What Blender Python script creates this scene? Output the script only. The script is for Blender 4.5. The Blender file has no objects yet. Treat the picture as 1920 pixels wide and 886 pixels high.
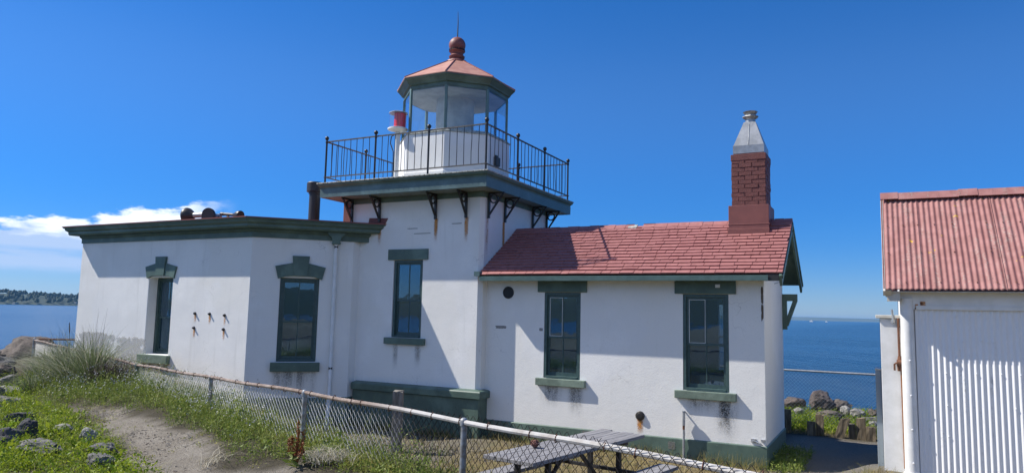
import bpy, bmesh, math, random
import numpy as np
from mathutils import Vector, Matrix, noise as mnoise

random.seed(7); RNG = np.random.default_rng(7)
S = bpy.context.scene
COL = S.collection
R = math.radians

# ------------------------------------------------------------------ camera
CAMPOS = Vector((0, 0, 2.15))
YAW, PITCH, ROLL = 0.477145, 0.106369, 0.022159
F = Vector((-math.sin(YAW)*math.cos(PITCH), math.cos(YAW)*math.cos(PITCH), math.sin(PITCH)))
r0 = Vector((math.cos(YAW), math.sin(YAW), 0)); u0 = r0.cross(F)
rv = r0*math.cos(ROLL)+u0*math.sin(ROLL); uv = -r0*math.sin(ROLL)+u0*math.cos(ROLL)
cam = bpy.data.cameras.new('camera'); cam_o = bpy.data.objects.new('camera', cam); COL.objects.link(cam_o)
m = Matrix(((rv.x, uv.x, -F.x), (rv.y, uv.y, -F.y), (rv.z, uv.z, -F.z))).to_4x4(); m.translation = CAMPOS
cam_o.matrix_world = m
cam.sensor_width = 36; cam.sensor_fit = 'HORIZONTAL'; cam.lens = 1353.65/1920*36
cam.clip_start = 0.05; cam.clip_end = 80000
S.camera = cam_o

# ------------------------------------------------------------------ sun and sky
SUN = Vector((-3.05, -1.0, 3.5)).normalized()
ELEV = math.asin(SUN.z)
sl = bpy.data.lights.new('sun', 'SUN'); sl.energy = 4.6; sl.angle = R(0.5); sl.color = (1, .95, .87)
so = bpy.data.objects.new('sun', sl); COL.objects.link(so); so.rotation_euler = SUN.to_track_quat('Z', 'Y').to_euler()
W = bpy.data.worlds.new('World'); S.world = W; W.use_nodes = True
nt = W.node_tree; nt.nodes.clear()

def N(nt, typ, **kw):
    n = nt.nodes.new(typ)
    for k, v in kw.items(): setattr(n, k, v)
    return n
def Lk(nt, a, b): nt.links.new(a, b)
def Mt(nt, op, a, b=None, clamp=False):
    n = N(nt, 'ShaderNodeMath', operation=op); n.use_clamp = clamp
    for i, v in enumerate((a, b)):
        if v is None: continue
        if isinstance(v, (int, float)): n.inputs[i].default_value = v
        else: Lk(nt, v, n.inputs[i])
    return n.outputs[0]
def Ramp(nt, x, pts, interp='LINEAR'):
    n = N(nt, 'ShaderNodeValToRGB'); cr = n.color_ramp; cr.interpolation = interp
    while len(cr.elements) < len(pts): cr.elements.new(0.5)
    for e, (p, c) in zip(cr.elements, pts):
        e.position = p; e.color = (c, c, c, 1) if isinstance(c, (int, float)) else (*c, 1)
    Lk(nt, x, n.inputs[0]); return n.outputs[0]
def MapR(nt, x, a, b, c=0, d=1):
    n = N(nt, 'ShaderNodeMapRange', interpolation_type='SMOOTHSTEP')
    Lk(nt, x, n.inputs[0])
    for i, v in zip((1, 2, 3, 4), (a, b, c, d)): n.inputs[i].default_value = v
    return n.outputs[0]
def Mix(nt, f, a, b):
    n = N(nt, 'ShaderNodeMix', data_type='RGBA')
    for i, v in ((0, f), (6, a), (7, b)):
        if isinstance(v, (int, float)): n.inputs[i].default_value = v
        elif isinstance(v, tuple): n.inputs[i].default_value = (*v, 1)
        else: Lk(nt, v, n.inputs[i])
    return n.outputs[2]
def Noise(nt, vec, scale, detail=4, rough=.55, dist=0):
    n = N(nt, 'ShaderNodeTexNoise'); n.inputs['Scale'].default_value = scale
    n.inputs['Detail'].default_value = detail; n.inputs['Roughness'].default_value = rough
    n.inputs['Distortion'].default_value = dist
    if vec is not None: Lk(nt, vec, n.inputs['Vector'])
    return n.outputs['Fac']
def Scaled(nt, vec, sc):
    n = N(nt, 'ShaderNodeMapping'); n.inputs['Scale'].default_value = sc; Lk(nt, vec, n.inputs['Vector']); return n.outputs[0]

sky = N(nt, 'ShaderNodeTexSky', sky_type='NISHITA'); sky.sun_disc = False
sky.sun_elevation = ELEV; sky.sun_rotation = math.atan2(SUN.x, SUN.y)
sky.altitude = 10; sky.air_density = 1.0; sky.dust_density = 0.0; sky.ozone_density = 3.0
tc = N(nt, 'ShaderNodeTexCoord'); sep = N(nt, 'ShaderNodeSeparateXYZ'); Lk(nt, tc.outputs['Generated'], sep.inputs[0])
el = Mt(nt, 'ARCSINE', sep.outputs[2]); az = Mt(nt, 'ARCTAN2', sep.outputs[0], sep.outputs[1])
cb = N(nt, 'ShaderNodeCombineXYZ'); Lk(nt, Mt(nt, 'MULTIPLY', az, 9.0), cb.inputs[0]); Lk(nt, Mt(nt, 'MULTIPLY', el, 26.0), cb.inputs[1])
n1 = Noise(nt, cb.outputs[0], 1.9, 8, .54)
n2 = Noise(nt, Scaled(nt, cb.outputs[0], (1, 2.6, 1)), 1.1, 8, .55)
az_w = Mt(nt, 'MULTIPLY', MapR(nt, az, -.84, -.93), MapR(nt, az, -2.4, -1.9))      # only out over the water on the left
top = Mt(nt, 'ADD', .104, Mt(nt, 'MULTIPLY', Mt(nt, 'SUBTRACT', n1, .5), .085))
top = Mt(nt, 'ADD', top, Mt(nt, 'MULTIPLY', Mt(nt, 'ADD', az, 1.03), .15)); d_top = Mt(nt, 'SUBTRACT', top, el)
cum = Mt(nt, 'MULTIPLY', MapR(nt, d_top, -.003, .009), MapR(nt, el, .056, .068))
cum = Mt(nt, 'MULTIPLY', cum, MapR(nt, n1, .16, .30))
strat = Mt(nt, 'MULTIPLY', MapR(nt, el, .030, .045), MapR(nt, el, .088, .070))
strat = Mt(nt, 'MULTIPLY', strat, MapR(nt, n2, .34, .60, .45, 1.0))
cl = Mt(nt, 'MULTIPLY', Mt(nt, 'MAXIMUM', Mt(nt, 'MULTIPLY', cum, .95), Mt(nt, 'MULTIPLY', strat, .85)), az_w)
ccol = Mix(nt, MapR(nt, Mt(nt, 'ADD', Mt(nt, 'ADD', Mt(nt, 'MULTIPLY', n2, .5), Mt(nt, 'MULTIPLY', n1, .5)), Mt(nt, 'MULTIPLY', Mt(nt, 'SUBTRACT', el, .086), 7)), .40, .58), (3.4, 4.5, 6.6), (8.4, 8.8, 9.4))
skyc = N(nt, 'ShaderNodeHueSaturation'); skyc.inputs['Saturation'].default_value = 1.40; skyc.inputs['Value'].default_value = .96
air = N(nt, 'ShaderNodeMix', data_type='RGBA', blend_type='MULTIPLY'); air.inputs[0].default_value = 1
Lk(nt, sky.outputs[0], air.inputs[6]); Lk(nt, Mix(nt, MapR(nt, el, .34, -.02), (.97, .87, .96), (.40, .52, .85)), air.inputs[7])   # clear sea air: blue right down to the horizon
Lk(nt, air.outputs[2], skyc.inputs['Color'])
back = Mt(nt, 'MULTIPLY', MapR(nt, Mt(nt, 'ABSOLUTE', az), 1.75, 2.2), Mt(nt, 'MULTIPLY', MapR(nt, el, .10, .22), MapR(nt, el, 1.35, 1.0)))     # unseen broken cloud, added behind the camera to brighten the shaded walls
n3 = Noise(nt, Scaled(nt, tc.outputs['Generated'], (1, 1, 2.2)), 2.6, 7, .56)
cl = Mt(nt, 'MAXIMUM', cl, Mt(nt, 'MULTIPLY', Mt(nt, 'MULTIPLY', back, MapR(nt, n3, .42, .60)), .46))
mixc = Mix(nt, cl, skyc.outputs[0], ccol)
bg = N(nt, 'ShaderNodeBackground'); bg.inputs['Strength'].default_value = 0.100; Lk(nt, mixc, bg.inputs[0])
wo = N(nt, 'ShaderNodeOutputWorld'); Lk(nt, bg.outputs[0], wo.inputs[0])
S.view_settings.view_transform = 'Standard'; S.view_settings.look = 'None'
S.view_settings.exposure = 0.57; S.view_settings.gamma = 1
HAZE = 5e-5
S.cycles.max_bounces = 8; S.cycles.transparent_max_bounces = 24

# ------------------------------------------------------------------ helpers
WL = {}
def wloc(o): return WL.get(o.name, Vector((0, 0, 0))) if o else Vector((0, 0, 0))
def link(o, parent=None, wl=None):
    COL.objects.link(o); o.parent = parent
    WL[o.name] = Vector(wl) if wl is not None else wloc(parent)
    return o
def tag(o, label=None, cat=None, group=None, kind=None):
    for k, v in (('label', label), ('category', cat), ('group', group), ('kind', kind)):
        if v: o[k] = v
    return o
def thing(name, loc, label, cat, group=None, rotz=0):
    o = bpy.data.objects.new(name, None); o.empty_display_size = .2
    o.location = loc; o.rotation_euler = (0, 0, rotz); link(o, None, loc); return tag(o, label, cat, group)
class MB:
    def __init__(s): s.v = []; s.f = []; s.m = []; s.uv = {}
    def add(s, vs, fs, mi=0):
        b = len(s.v); s.v += [tuple(v) for v in vs]; s.f += [tuple(i+b for i in f) for f in fs]; s.m += [mi]*len(fs); return s
    def box(s, c, size, ax=None, mi=0):
        a = ax or (Vector((1, 0, 0)), Vector((0, 1, 0)), Vector((0, 0, 1))); c = Vector(c)
        vs = [c+a[0]*(i*size[0]/2)+a[1]*(j*size[1]/2)+a[2]*(k*size[2]/2) for k in (-1, 1) for j in (-1, 1) for i in (-1, 1)]
        return s.add(vs, [(0, 2, 3, 1), (4, 5, 7, 6), (0, 1, 5, 4), (2, 6, 7, 3), (0, 4, 6, 2), (1, 3, 7, 5)], mi)
    def bb(s, x0, x1, y0, y1, z0, z1, mi=0): return s.box(((x0+x1)/2, (y0+y1)/2, (z0+z1)/2), (x1-x0, y1-y0, z1-z0), None, mi)
    def tube(s, pts, r, n=8, mi=0, cap=True):
        pts = [Vector(p) for p in pts]; k = len(pts); rs = r if isinstance(r, (list, tuple)) else [r]*k
        vs = []; fs = []
        up = None
        for i, p in enumerate(pts):
            d = (pts[min(i+1, k-1)]-pts[max(i-1, 0)]).normalized()
            if up is None: up = d.orthogonal().normalized()
            else: up = (up-d*up.dot(d)).normalized()
            w = d.cross(up)
            for j in range(n):
                a = 2*math.pi*j/n; vs.append(p+(up*math.cos(a)+w*math.sin(a))*rs[i])
        for i in range(k-1):
            for j in range(n):
                fs.append((i*n+j, i*n+(j+1) % n, (i+1)*n+(j+1) % n, (i+1)*n+j))
        if cap: fs += [tuple(range(n))[::-1], tuple(range((k-1)*n, k*n))]
        return s.add(vs, fs, mi)
    def lathe(s, prof, c, n=16, ax=(0, 0, 1), mi=0, ph=0):
        ax = Vector(ax).normalized(); e1 = Vector((1, 0, 0)) if abs(ax.z) > .9 else Vector((0, 0, 1)).cross(ax).normalized(); e2 = ax.cross(e1); c = Vector(c)
        vs = []; fs = []
        for (r, h) in prof:
            for j in range(n):
                a = 2*math.pi*j/n+ph; vs.append(c+ax*h+(e1*math.cos(a)+e2*math.sin(a))*r)
        for i in range(len(prof)-1):
            for j in range(n): fs.append((i*n+j, i*n+(j+1) % n, (i+1)*n+(j+1) % n, (i+1)*n+j))
        fs += [tuple(range(n))[::-1], tuple(range((len(prof)-1)*n, len(prof)*n))]
        return s.add(vs, fs, mi)
    def prism(s, poly, O, U, V, D, mi=0):          # poly in (u,v), extruded by vector D
        O, U, V, D = Vector(O), Vector(U), Vector(V), Vector(D); n = len(poly)
        a = [O+U*p+V*q for p, q in poly]; b = [p+D for p in a]
        fs = [tuple(range(n))[::-1], tuple(range(n, 2*n))]+[(i, (i+1) % n, n+(i+1) % n, n+i) for i in range(n)]
        return s.add(a+b, fs, mi)
    def sweep(s, prof, path, outs, mi=0, closed=False):   # prof: (out, z); path: plan points with mitred outward vectors
        vs = []; fs = []; n = len(prof)
        for P, o in zip(path, outs):
            for (a, z) in prof: vs.append((P[0]+o[0]*a, P[1]+o[1]*a, z))
        k = len(path)
        for i in range(k if closed else k-1):
            i2 = (i+1) % k
            for j in range(n): fs.append((i*n+j, i2*n+j, i2*n+(j+1) % n, i*n+(j+1) % n))
        if not closed: fs += [tuple(range(n))[::-1], tuple(range((k-1)*n, k*n))]
        return s.add(vs, fs, mi)
    def build(s, name, mats, parent=None, smooth=False, bevel=0, fix=True):
        me = bpy.data.meshes.new(name); w = wloc(parent)
        me.from_pydata([(x-w.x, y-w.y, z-w.z) for x, y, z in s.v], [], s.f)
        for mt in (mats if isinstance(mats, (list, tuple)) else [mats]): me.materials.append(mt)
        me.polygons.foreach_set('material_index', s.m)
        if fix:
            b = bmesh.new(); b.from_mesh(me); bmesh.ops.recalc_face_normals(b, faces=b.faces); b.to_mesh(me); b.free()
        if smooth:
            me.polygons.foreach_set('use_smooth', [True]*len(me.polygons)); me.set_sharp_from_angle(angle=R(40))
        o = bpy.data.objects.new(name, me); link(o, parent)
        if bevel:
            md = o.modifiers.new('bevel', 'BEVEL'); md.width = bevel; md.segments = 2; md.limit_method = 'ANGLE'; md.angle_limit = R(35); md.harden_normals = False
        return o
X_, Y_, Z_ = Vector((1, 0, 0)), Vector((0, 1, 0)), Vector((0, 0, 1))

# ------------------------------------------------------------------ materials
def newmat(name):
    mt = bpy.data.materials.new(name); mt.use_nodes = True; nt = mt.node_tree; b = nt.nodes['Principled BSDF']
    g = N(nt, 'ShaderNodeNewGeometry'); return mt, nt, b, g.outputs['Position']
def bump(nt, b, h, strength=.3, dist=.01):
    n = N(nt, 'ShaderNodeBump'); n.inputs['Strength'].default_value = strength; n.inputs['Distance'].default_value = dist
    Lk(nt, h, n.inputs['Height']); Lk(nt, n.outputs[0], b.inputs['Normal'])
def simple(name, c1, c2=None, rough=.6, metal=0, scale=12, bstr=.15, bscale=80, bdist=.004, spec=.5, lo=.35, hi=.65):
    mt, nt, b, P = newmat(name); c2 = c2 or tuple(x*.75 for x in c1)
    f = Noise(nt, P, scale, 6, .6); Lk(nt, Mix(nt, MapR(nt, f, lo, hi), c2, c1), b.inputs['Base Color'])
    if 'trim' in name or 'fascia' in name or 'sill' in name:      # brush marks, bleaching, small chips
        base = b.inputs['Base Color'].links[0].from_socket; lt = tuple(min(1, x*1.5+.03) for x in c1)
        base = Mix(nt, MapR(nt, Noise(nt, P, 2.3, 4), .50, .70, 0, .5), base, lt)
        base = Mix(nt, MapR(nt, Noise(nt, P, 28, 5, .7), .66, .72, 0, .6), base, (.36, .38, .35))
        base = Mix(nt, MapR(nt, Noise(nt, Scaled(nt, P, (3, 3, 1)), 9, 4, .7), .62, .70, 0, .5), base, tuple(x*.45 for x in c2)); Lk(nt, base, b.inputs['Base Color'])
    b.inputs['Roughness'].default_value = rough; b.inputs['Metallic'].default_value = metal; b.inputs['Specular IOR Level'].default_value = spec
    if bstr: bump(nt, b, Noise(nt, P, bscale, 4), bstr, bdist)
    return mt
def plaster(name, c=(.78, .775, .76), coarse=1.0):
    mt, nt, b, P = newmat(name)
    big = Noise(nt, P, 1.3, 5, .6); streak = Noise(nt, Scaled(nt, P, (9, 9, .7)), 1.0, 5, .6)
    fine = Noise(nt, P, 42, 4, .7)
    col = Mix(nt, MapR(nt, big, .38, .66), tuple(x*.93 for x in c), c)
    col = Mix(nt, MapR(nt, streak, .54, .76, 0, .34), col, tuple(x*q for x, q in zip(c, (.74, .74, .72))))
    pock = Noise(nt, P, 85, 2, .6); patch = Noise(nt, P, .55, 3, .5)
    col = Mix(nt, MapR(nt, patch, .47, .53, 0, .6), col, tuple(x*q for x, q in zip(c, (.93, .92, .89))))
    col = Mix(nt, MapR(nt, fine, .62, .74, 0, .40), col, (.40, .39, .37))
    col = Mix(nt, Mt(nt, 'MULTIPLY', MapR(nt, pock, .66, .72, 0, .55), MapR(nt, big, .40, .62)), col, (.22, .21, .20))
    vo = N(nt, 'ShaderNodeTexVoronoi', feature='DISTANCE_TO_EDGE'); vo.inputs['Scale'].default_value = 1.1
    wv = N(nt, 'ShaderNodeVectorMath', operation='ADD'); wn = N(nt, 'ShaderNodeTexNoise'); wn.inputs['Scale'].default_value = 3.0; Lk(nt, P, wn.inputs['Vector']); Lk(nt, P, wv.inputs[0]); Lk(nt, wn.outputs['Color'], wv.inputs[1]); Lk(nt, wv.outputs[0], vo.inputs['Vector'])
    col = Mix(nt, Mt(nt, 'MULTIPLY', MapR(nt, vo.outputs['Distance'], .006, .001), MapR(nt, Noise(nt, P, .9, 2), .52, .66, 0, .45)), col, (.36, .35, .33))
    Lk(nt, col, b.inputs['Base Color']); b.inputs['Roughness'].default_value = .75; b.inputs['Specular IOR Level'].default_value = .25
    h = Mt(nt, 'ADD', Mt(nt, 'MULTIPLY', Noise(nt, P, 3.2, 3), 1.1), Mt(nt, 'MULTIPLY', Noise(nt, P, 60, 4), .55*coarse))
    bump(nt, b, h, .42, .012)
    return mt
M = {}
M['plaster'] = plaster('white_plaster', (.845, .835, .81))
M['lantern_white'] = plaster('white_lantern_paint', (.80, .80, .79), .3)
M['green'] = simple('green_trim_paint', (.092, .145, .114), (.072, .115, .093), .5, scale=5, bscale=60, bstr=.2)
M['green_dark'] = simple('green_frame_paint', (.060, .105, .098), (.042, .078, .074), .4, scale=20, bstr=.1)
M['green_pale'] = simple('pale_green_sill_paint', (.165, .215, .165), (.115, .155, .12), .55, scale=9, bstr=.25)
M['gutter'] = simple('teal_gutter_paint', (.135, .215, .200), (.10, .165, .155), .45, scale=6, bstr=.1)
M['cap'] = simple('weathered_cap_paint', (.46, .47, .43), (.22, .24, .21), .6, scale=18, bstr=.2)
M['soffit'] = simple('soffit_paint', (.19, .22, .19), (.14, .165, .145), .6, scale=7)
M['slate_trim'] = simple('blue_green_fascia_paint', (.085, .145, .145), (.070, .118, .118), .45, scale=5, bstr=.15)
M['drum'] = simple('aged_cream_lantern_lining', (.52, .52, .48), (.40, .40, .37), .8, scale=4)
M['iron'] = simple('black_iron_paint', (.018, .020, .022), (.03, .024, .02), .45, scale=25, bstr=.2)
M['rail'] = simple('weathered_rail_iron', (.045, .047, .046), (.13, .115, .10), .55, scale=14, bstr=.25)
M['galv'] = simple('galvanised_steel', (.50, .51, .52), (.36, .37, .38), .45, .55, 20, .1)
M['red'] = simple('red_roof_paint', (.30, .095, .078), (.24, .078, .066), .6, scale=7, bstr=.25)
M['brick'] = simple('red_painted_brick', (.17, .056, .048), (.135, .044, .039), .7, scale=15, bstr=.6, bscale=45, bdist=.008)
M['flash'] = simple('red_sheet_flashing', (.22, .075, .062), (.19, .064, .055), .55, scale=6, bstr=.1)
M['copper'] = simple('weathered_pink_roof_metal', (.52, .275, .195), (.43, .20, .145), .55, scale=5, bstr=.2)
M['ball'] = simple('red_finial_paint', (.25, .085, .07), (.17, .055, .048), .55, scale=20, bstr=.4)
M['tin'] = simple('dull_flue_sheet', (.42, .43, .43), (.30, .31, .31), .42, .6, 6, .1)
M['stain_wood'] = simple('weathered_timber', (.25, .225, .19), (.13, .115, .095), .85, scale=18, bstr=.6, bscale=40)
def wood(name, a, c):
    mt, nt, b, P = newmat(name)
    f = Noise(nt, Scaled(nt, P, (26, 26, 3)), 1, 6, .65); g = Noise(nt, P, 5, 4)
    Lk(nt, Mix(nt, MapR(nt, f, .36, .66), c, Mix(nt, g, a, tuple(x*.8 for x in a))), b.inputs['Base Color'])
    b.inputs['Roughness'].default_value = .85; bump(nt, b, f, .7, .012); return mt
M['post_wood'] = wood('silvered_post_wood', (.30, .275, .24), (.13, .115, .095))
M['stake_wood'] = wood('brown_stake_wood', (.27, .215, .14), (.10, .078, .05))
def tablewood():
    mt, nt, b, P = newmat('grey_table_boards')
    n = N(nt, 'ShaderNodeVectorRotate', rotation_type='Z_AXIS'); n.inputs['Angle'].default_value = R(10); Lk(nt, P, n.inputs['Vector'])
    f = Noise(nt, Scaled(nt, n.outputs[0], (45, 3, 45)), 1, 6, .65)
    Lk(nt, Mix(nt, MapR(nt, f, .33, .7), (.145, .142, .15), (.30, .295, .30)), b.inputs['Base Color'])
    b.inputs['Roughness'].default_value = .8; bump(nt, b, f, .4, .006); return mt
M['table'] = tablewood()
M['dark_steel'] = simple('dark_steel', (.022, .024, .028), (.03, .028, .028), .55, .2, 20)
M['rust'] = simple('rusty_iron', (.20, .085, .045), (.10, .045, .028), .85, .1, 30, .5)
M['white_paint'] = simple('white_metal_paint', (.78, .78, .77), (.70, .70, .68), .5, scale=6, bstr=.15)
M['black_hole'] = simple('black_vent', (.012, .014, .016), (.018, .02, .022), .6)
M['cream'] = simple('cream_board_paint', (.66, .64, .58), (.52, .49, .42), .6, scale=7, bstr=.2)
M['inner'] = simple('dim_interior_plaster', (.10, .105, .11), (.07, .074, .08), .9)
M['blind'] = simple('inside_window_blind', (.22, .25, .28), (.17, .20, .23), .9)
M['flower'] = simple('white_petals', (.70, .68, .66), (.55, .52, .5), .8, bstr=0)

def shingle_mat():
    mt, nt, b, P = newmat('red_painted_shingles')
    g = N(nt, 'ShaderNodeNewGeometry'); f = Noise(nt, P, 9, 5, .6)
    col = Mix(nt, MapR(nt, f, .35, .68), (.285, .112, .102), (.37, .158, .145))
    col = Mix(nt, Mt(nt, 'MULTIPLY', g.outputs['Random Per Island'], .55), col, (.34, .135, .125))
    Lk(nt, col, b.inputs['Base Color']); b.inputs['Roughness'].default_value = .62
    bump(nt, b, Noise(nt, P, 60, 4), .3, .004); return mt
M['shingle'] = shingle_mat()
def lichen_roof():
    mt, nt, b, P = newmat('corrugated_red_roof_paint')
    s1 = Noise(nt, Scaled(nt, P, (7, 1.1, 1.1)), 1, 6, .65); s2 = Noise(nt, P, 34, 5, .7); s3 = Noise(nt, P, 5.5, 3)
    base = Mix(nt, MapR(nt, s3, .35, .65), (.27, .115, .102), (.34, .155, .14))
    lm = Mt(nt, 'MULTIPLY', MapR(nt, s1, .50, .66), MapR(nt, s2, .46, .60))
    col = Mix(nt, Mt(nt, 'MULTIPLY', lm, .72), base, (.36, .31, .26))
    dk = Mt(nt, 'MULTIPLY', MapR(nt, Noise(nt, Scaled(nt, P, (9, 1.4, 1.4)), 1.3, 5, .6), .54, .66), MapR(nt, Noise(nt, P, 48, 4, .7), .50, .62))
    col = Mix(nt, Mt(nt, 'MULTIPLY', dk, .8), col, (.085, .05, .045))
    ye = MapR(nt, Noise(nt, P, 7.5, 1.5, .4), .735, .755)
    col = Mix(nt, ye, col, (.55, .34, .02))
    Lk(nt, col, b.inputs['Base Color']); b.inputs['Roughness'].default_value = .7; bump(nt, b, s2, .3, .006); return mt
M['lichen'] = lichen_roof()
def corr_wall():
    mt, nt, b, P = newmat('white_corrugated_paint')
    s = Noise(nt, Scaled(nt, P, (16, 16, 1.2)), 1, 6, .65); f = Noise(nt, P, 24, 5, .7)
    d = Mt(nt, 'MULTIPLY', MapR(nt, s, .56, .74), MapR(nt, f, .45, .62))
    Lk(nt, Mix(nt, Mt(nt, 'MULTIPLY', d, .7), (.80, .80, .80), (.36, .36, .36)), b.inputs['Base Color'])
    b.inputs['Roughness'].default_value = .5; bump(nt, b, Noise(nt, P, 14, 4), .25, .006); return mt
M['corr'] = corr_wall()
def window_glass(name, dark=.72, tint=(.012, .02, .03), ior=1.75, clear=(.80, .88, .92, 1)):
    mt, nt, b, P = newmat(name); nt.nodes.remove(b); out = [n for n in nt.nodes if n.type == 'OUTPUT_MATERIAL'][0]
    lw = N(nt, 'ShaderNodeLayerWeight'); f0 = ((ior-1)/(ior+1))**2
    fres = Mt(nt, 'ADD', f0, Mt(nt, 'MULTIPLY', 1-f0, Mt(nt, 'POWER', lw.outputs['Facing'], 5.0)))
    gl = N(nt, 'ShaderNodeBsdfGlossy'); gl.inputs['Roughness'].default_value = .015; gl.inputs['Color'].default_value = (.60, .84, 1, 1)
    bp = N(nt, 'ShaderNodeBump'); bp.inputs['Strength'].default_value = .05; bp.inputs['Distance'].default_value = .02
    Lk(nt, Noise(nt, P, 3.0, 2), bp.inputs['Height']); Lk(nt, bp.outputs[0], gl.inputs['Normal'])
    tr = N(nt, 'ShaderNodeBsdfTransparent'); tr.inputs[0].default_value = clear
    df = N(nt, 'ShaderNodeBsdfDiffuse'); df.inputs[0].default_value = (*tint, 1)
    m1 = N(nt, 'ShaderNodeMixShader'); m1.inputs[0].default_value = dark; Lk(nt, tr.outputs[0], m1.inputs[1]); Lk(nt, df.outputs[0], m1.inputs[2])
    m2 = N(nt, 'ShaderNodeMixShader'); Lk(nt, fres, m2.inputs[0]); Lk(nt, m1.outputs[0], m2.inputs[1]); Lk(nt, gl.outputs[0], m2.inputs[2])
    Lk(nt, m2.outputs[0], out.inputs[0]); return mt
M['glass'] = window_glass('dirty_window_glass', .50, (.022, .050, .078), 2.3)
M['lantern_glass'] = window_glass('lantern_glass', .04, (.30, .33, .35), 1.55, (.97, .99, 1, 1))
M['clear_lens'] = window_glass('frosted_beacon_cover', .02, (.70, .70, .72), 1.35, (1, 1, 1, 1))
def redlens():
    mt, nt, b, P = newmat('red_beacon_lens'); f = Noise(nt, Scaled(nt, P, (60, 60, 2)), 1, 3)
    Lk(nt, Mix(nt, MapR(nt, f, .35, .65), (.42, .012, .02), (.85, .035, .02)), b.inputs['Base Color']); b.inputs['Roughness'].default_value = .15; return mt
M['redlens'] = redlens()
def decal(name, col, amount, streak=True, hard=False):
    mt, nt, b, P = newmat(name); out = [n for n in nt.nodes if n.type == 'OUTPUT_MATERIAL'][0]
    u = N(nt, 'ShaderNodeUVMap'); sp = N(nt, 'ShaderNodeSeparateXYZ'); Lk(nt, u.outputs[0], sp.inputs[0])
    ex = Mt(nt, 'MULTIPLY', MapR(nt, sp.outputs[0], 0, .42), MapR(nt, sp.outputs[0], 1, .58))
    ey = MapR(nt, sp.outputs[1], 0, .85) if streak else Mt(nt, 'MULTIPLY', MapR(nt, sp.outputs[1], 0, .2), MapR(nt, sp.outputs[1], 1, .8))
    nz = MapR(nt, Noise(nt, Scaled(nt, P, (7, 7, 1.6) if streak else (9, 9, 9)), 1, 6, .65), .33, .62, .15, 1)
    sp2 = MapR(nt, Noise(nt, P, 75, 4, .75), .42, .60, .18, 1)
    a = Mt(nt, 'MULTIPLY', Mt(nt, 'MULTIPLY', ex, ey), Mt(nt, 'MULTIPLY', nz, sp2)); a = Mt(nt, 'MULTIPLY', a, amount, True)
    if hard: a = Mt(nt, 'MULTIPLY', MapR(nt, Mt(nt, 'MULTIPLY', Mt(nt, 'MULTIPLY', ex, ey), nz), .16, .24), amount)
    Lk(nt, Mix(nt, Noise(nt, P, 30, 4), col, tuple(x*.6 for x in col)), b.inputs['Base Color']); b.inputs['Roughness'].default_value = .85
    tr = N(nt, 'ShaderNodeBsdfTransparent'); mx = N(nt, 'ShaderNodeMixShader')
    Lk(nt, a, mx.inputs[0]); Lk(nt, tr.outputs[0], mx.inputs[1]); Lk(nt, b.outputs[0], mx.inputs[2]); Lk(nt, mx.outputs[0], out.inputs[0]); return mt
M['d_rust'] = decal('rust_streak', (.66, .28, .055), 2.6)
M['d_soot'] = decal('mildew_streak', (.19, .185, .165), .95)
M['d_bare'] = decal('bare_concrete_patch', (.50, .49, .46), .45, False, True)
M['d_chip'] = decal('chipped_paint', (.26, .25, .23), .6, False, True)
def stain(name, O, U, w, h, mat, parent, off=.004, n=None):     # thin sheet of staining; O = top left corner on the wall
    O, U = Vector(O), Vector(U); nrm = n or U.cross(Z_)
    a = O+nrm*off; me = bpy.data.meshes.new(name); W_ = wloc(parent)
    me.from_pydata([tuple(p-W_) for p in (a-Z_*h, a+U*w-Z_*h, a+U*w, a)], [], [(0, 1, 2, 3)])
    uvl = me.uv_layers.new(name='UVMap')
    for i, c in enumerate(((0, 0), (1, 0), (1, 1), (0, 1))): uvl.data[i].uv = c
    me.materials.append(mat); o = bpy.data.objects.new(name, me); link(o, parent); return o

# ------------------------------------------------------------------ ground
def sm(a, b, x):
    t = np.clip((x-a)/(b-a), 0, 1); return t*t*(3-2*t)
def ft(x, y): return .354*(x+5.13)+.935*(y-5.534)             # distance past the fence line, towards the building
def ground_h(x, y):
    x = np.asarray(x, float); y = np.asarray(y, float); t = ft(x, y)
    base = .62+.22*sm(-1.3, -.1, t)+.08*sm(-7, -12, x)*sm(-1.2, 0, t)
    t0 = .15+.5*sm(-4, -11, x); drop = sm(0, 1, (t-t0)/1.55)*(1-sm(-11.6, -13.2, x))
    h = base*(1-drop)-.03*drop
    h = h-sm(-12.0, -30, x)*5.0*sm(-.4, -5, t)-sm(-17.5, -34, x)*5.5
    h = h-sm(18.6, 34, y)*4.6
    h = h+sm(-2.0, -4.5, t)*sm(-9.0, -4.0, x)*.05+.17*sm(-.75, -.1, x)*sm(9, 10.8, y)*(1-sm(12.5, 14.5, y))
    return np.maximum(h, -5.5)
def path_lo(x): return -.98-.28*sm(-8.2, -6.6, x)-.12*sm(-10, -11.5, x)       # the trodden path runs between these two, beside the fence
def path_hi(x): return -.52-.36*sm(-8.2, -10.3, x)-.30*sm(-10.2, -11.2, x)-.22*sm(-6.1, -5.4, x)+.3*sm(-5.2, -4.6, x)
def gz(x, y): return float(ground_h(x, y))
gx = np.concatenate([np.linspace(-420, -30, 14)[:-1], np.linspace(-30, -20, 26)[:-1], np.arange(-20, 3, .11), np.linspace(3, 30, 30)[1:], np.linspace(30, 420, 14)[1:]])
gy = np.concatenate([np.linspace(-420, -6, 14)[:-1], np.linspace(-6, 0, 18)[:-1], np.arange(0, 18, .11), np.linspace(18, 34, 40)[1:], np.linspace(34, 420, 12)[1:]])
GX, GY = np.meshgrid(gx, gy); GZ = ground_h(GX, GY)
nzv = np.array([mnoise.fractal(Vector((a*.9, b*.9, 0)), .9, 2.1, 4) for a, b in zip(GX.ravel(), GY.ravel())]).reshape(GX.shape)
nz2 = np.array([mnoise.noise(Vector((a*4.3, b*4.3, 3))) for a, b in zip(GX.ravel(), GY.ravel())]).reshape(GX.shape)
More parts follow.
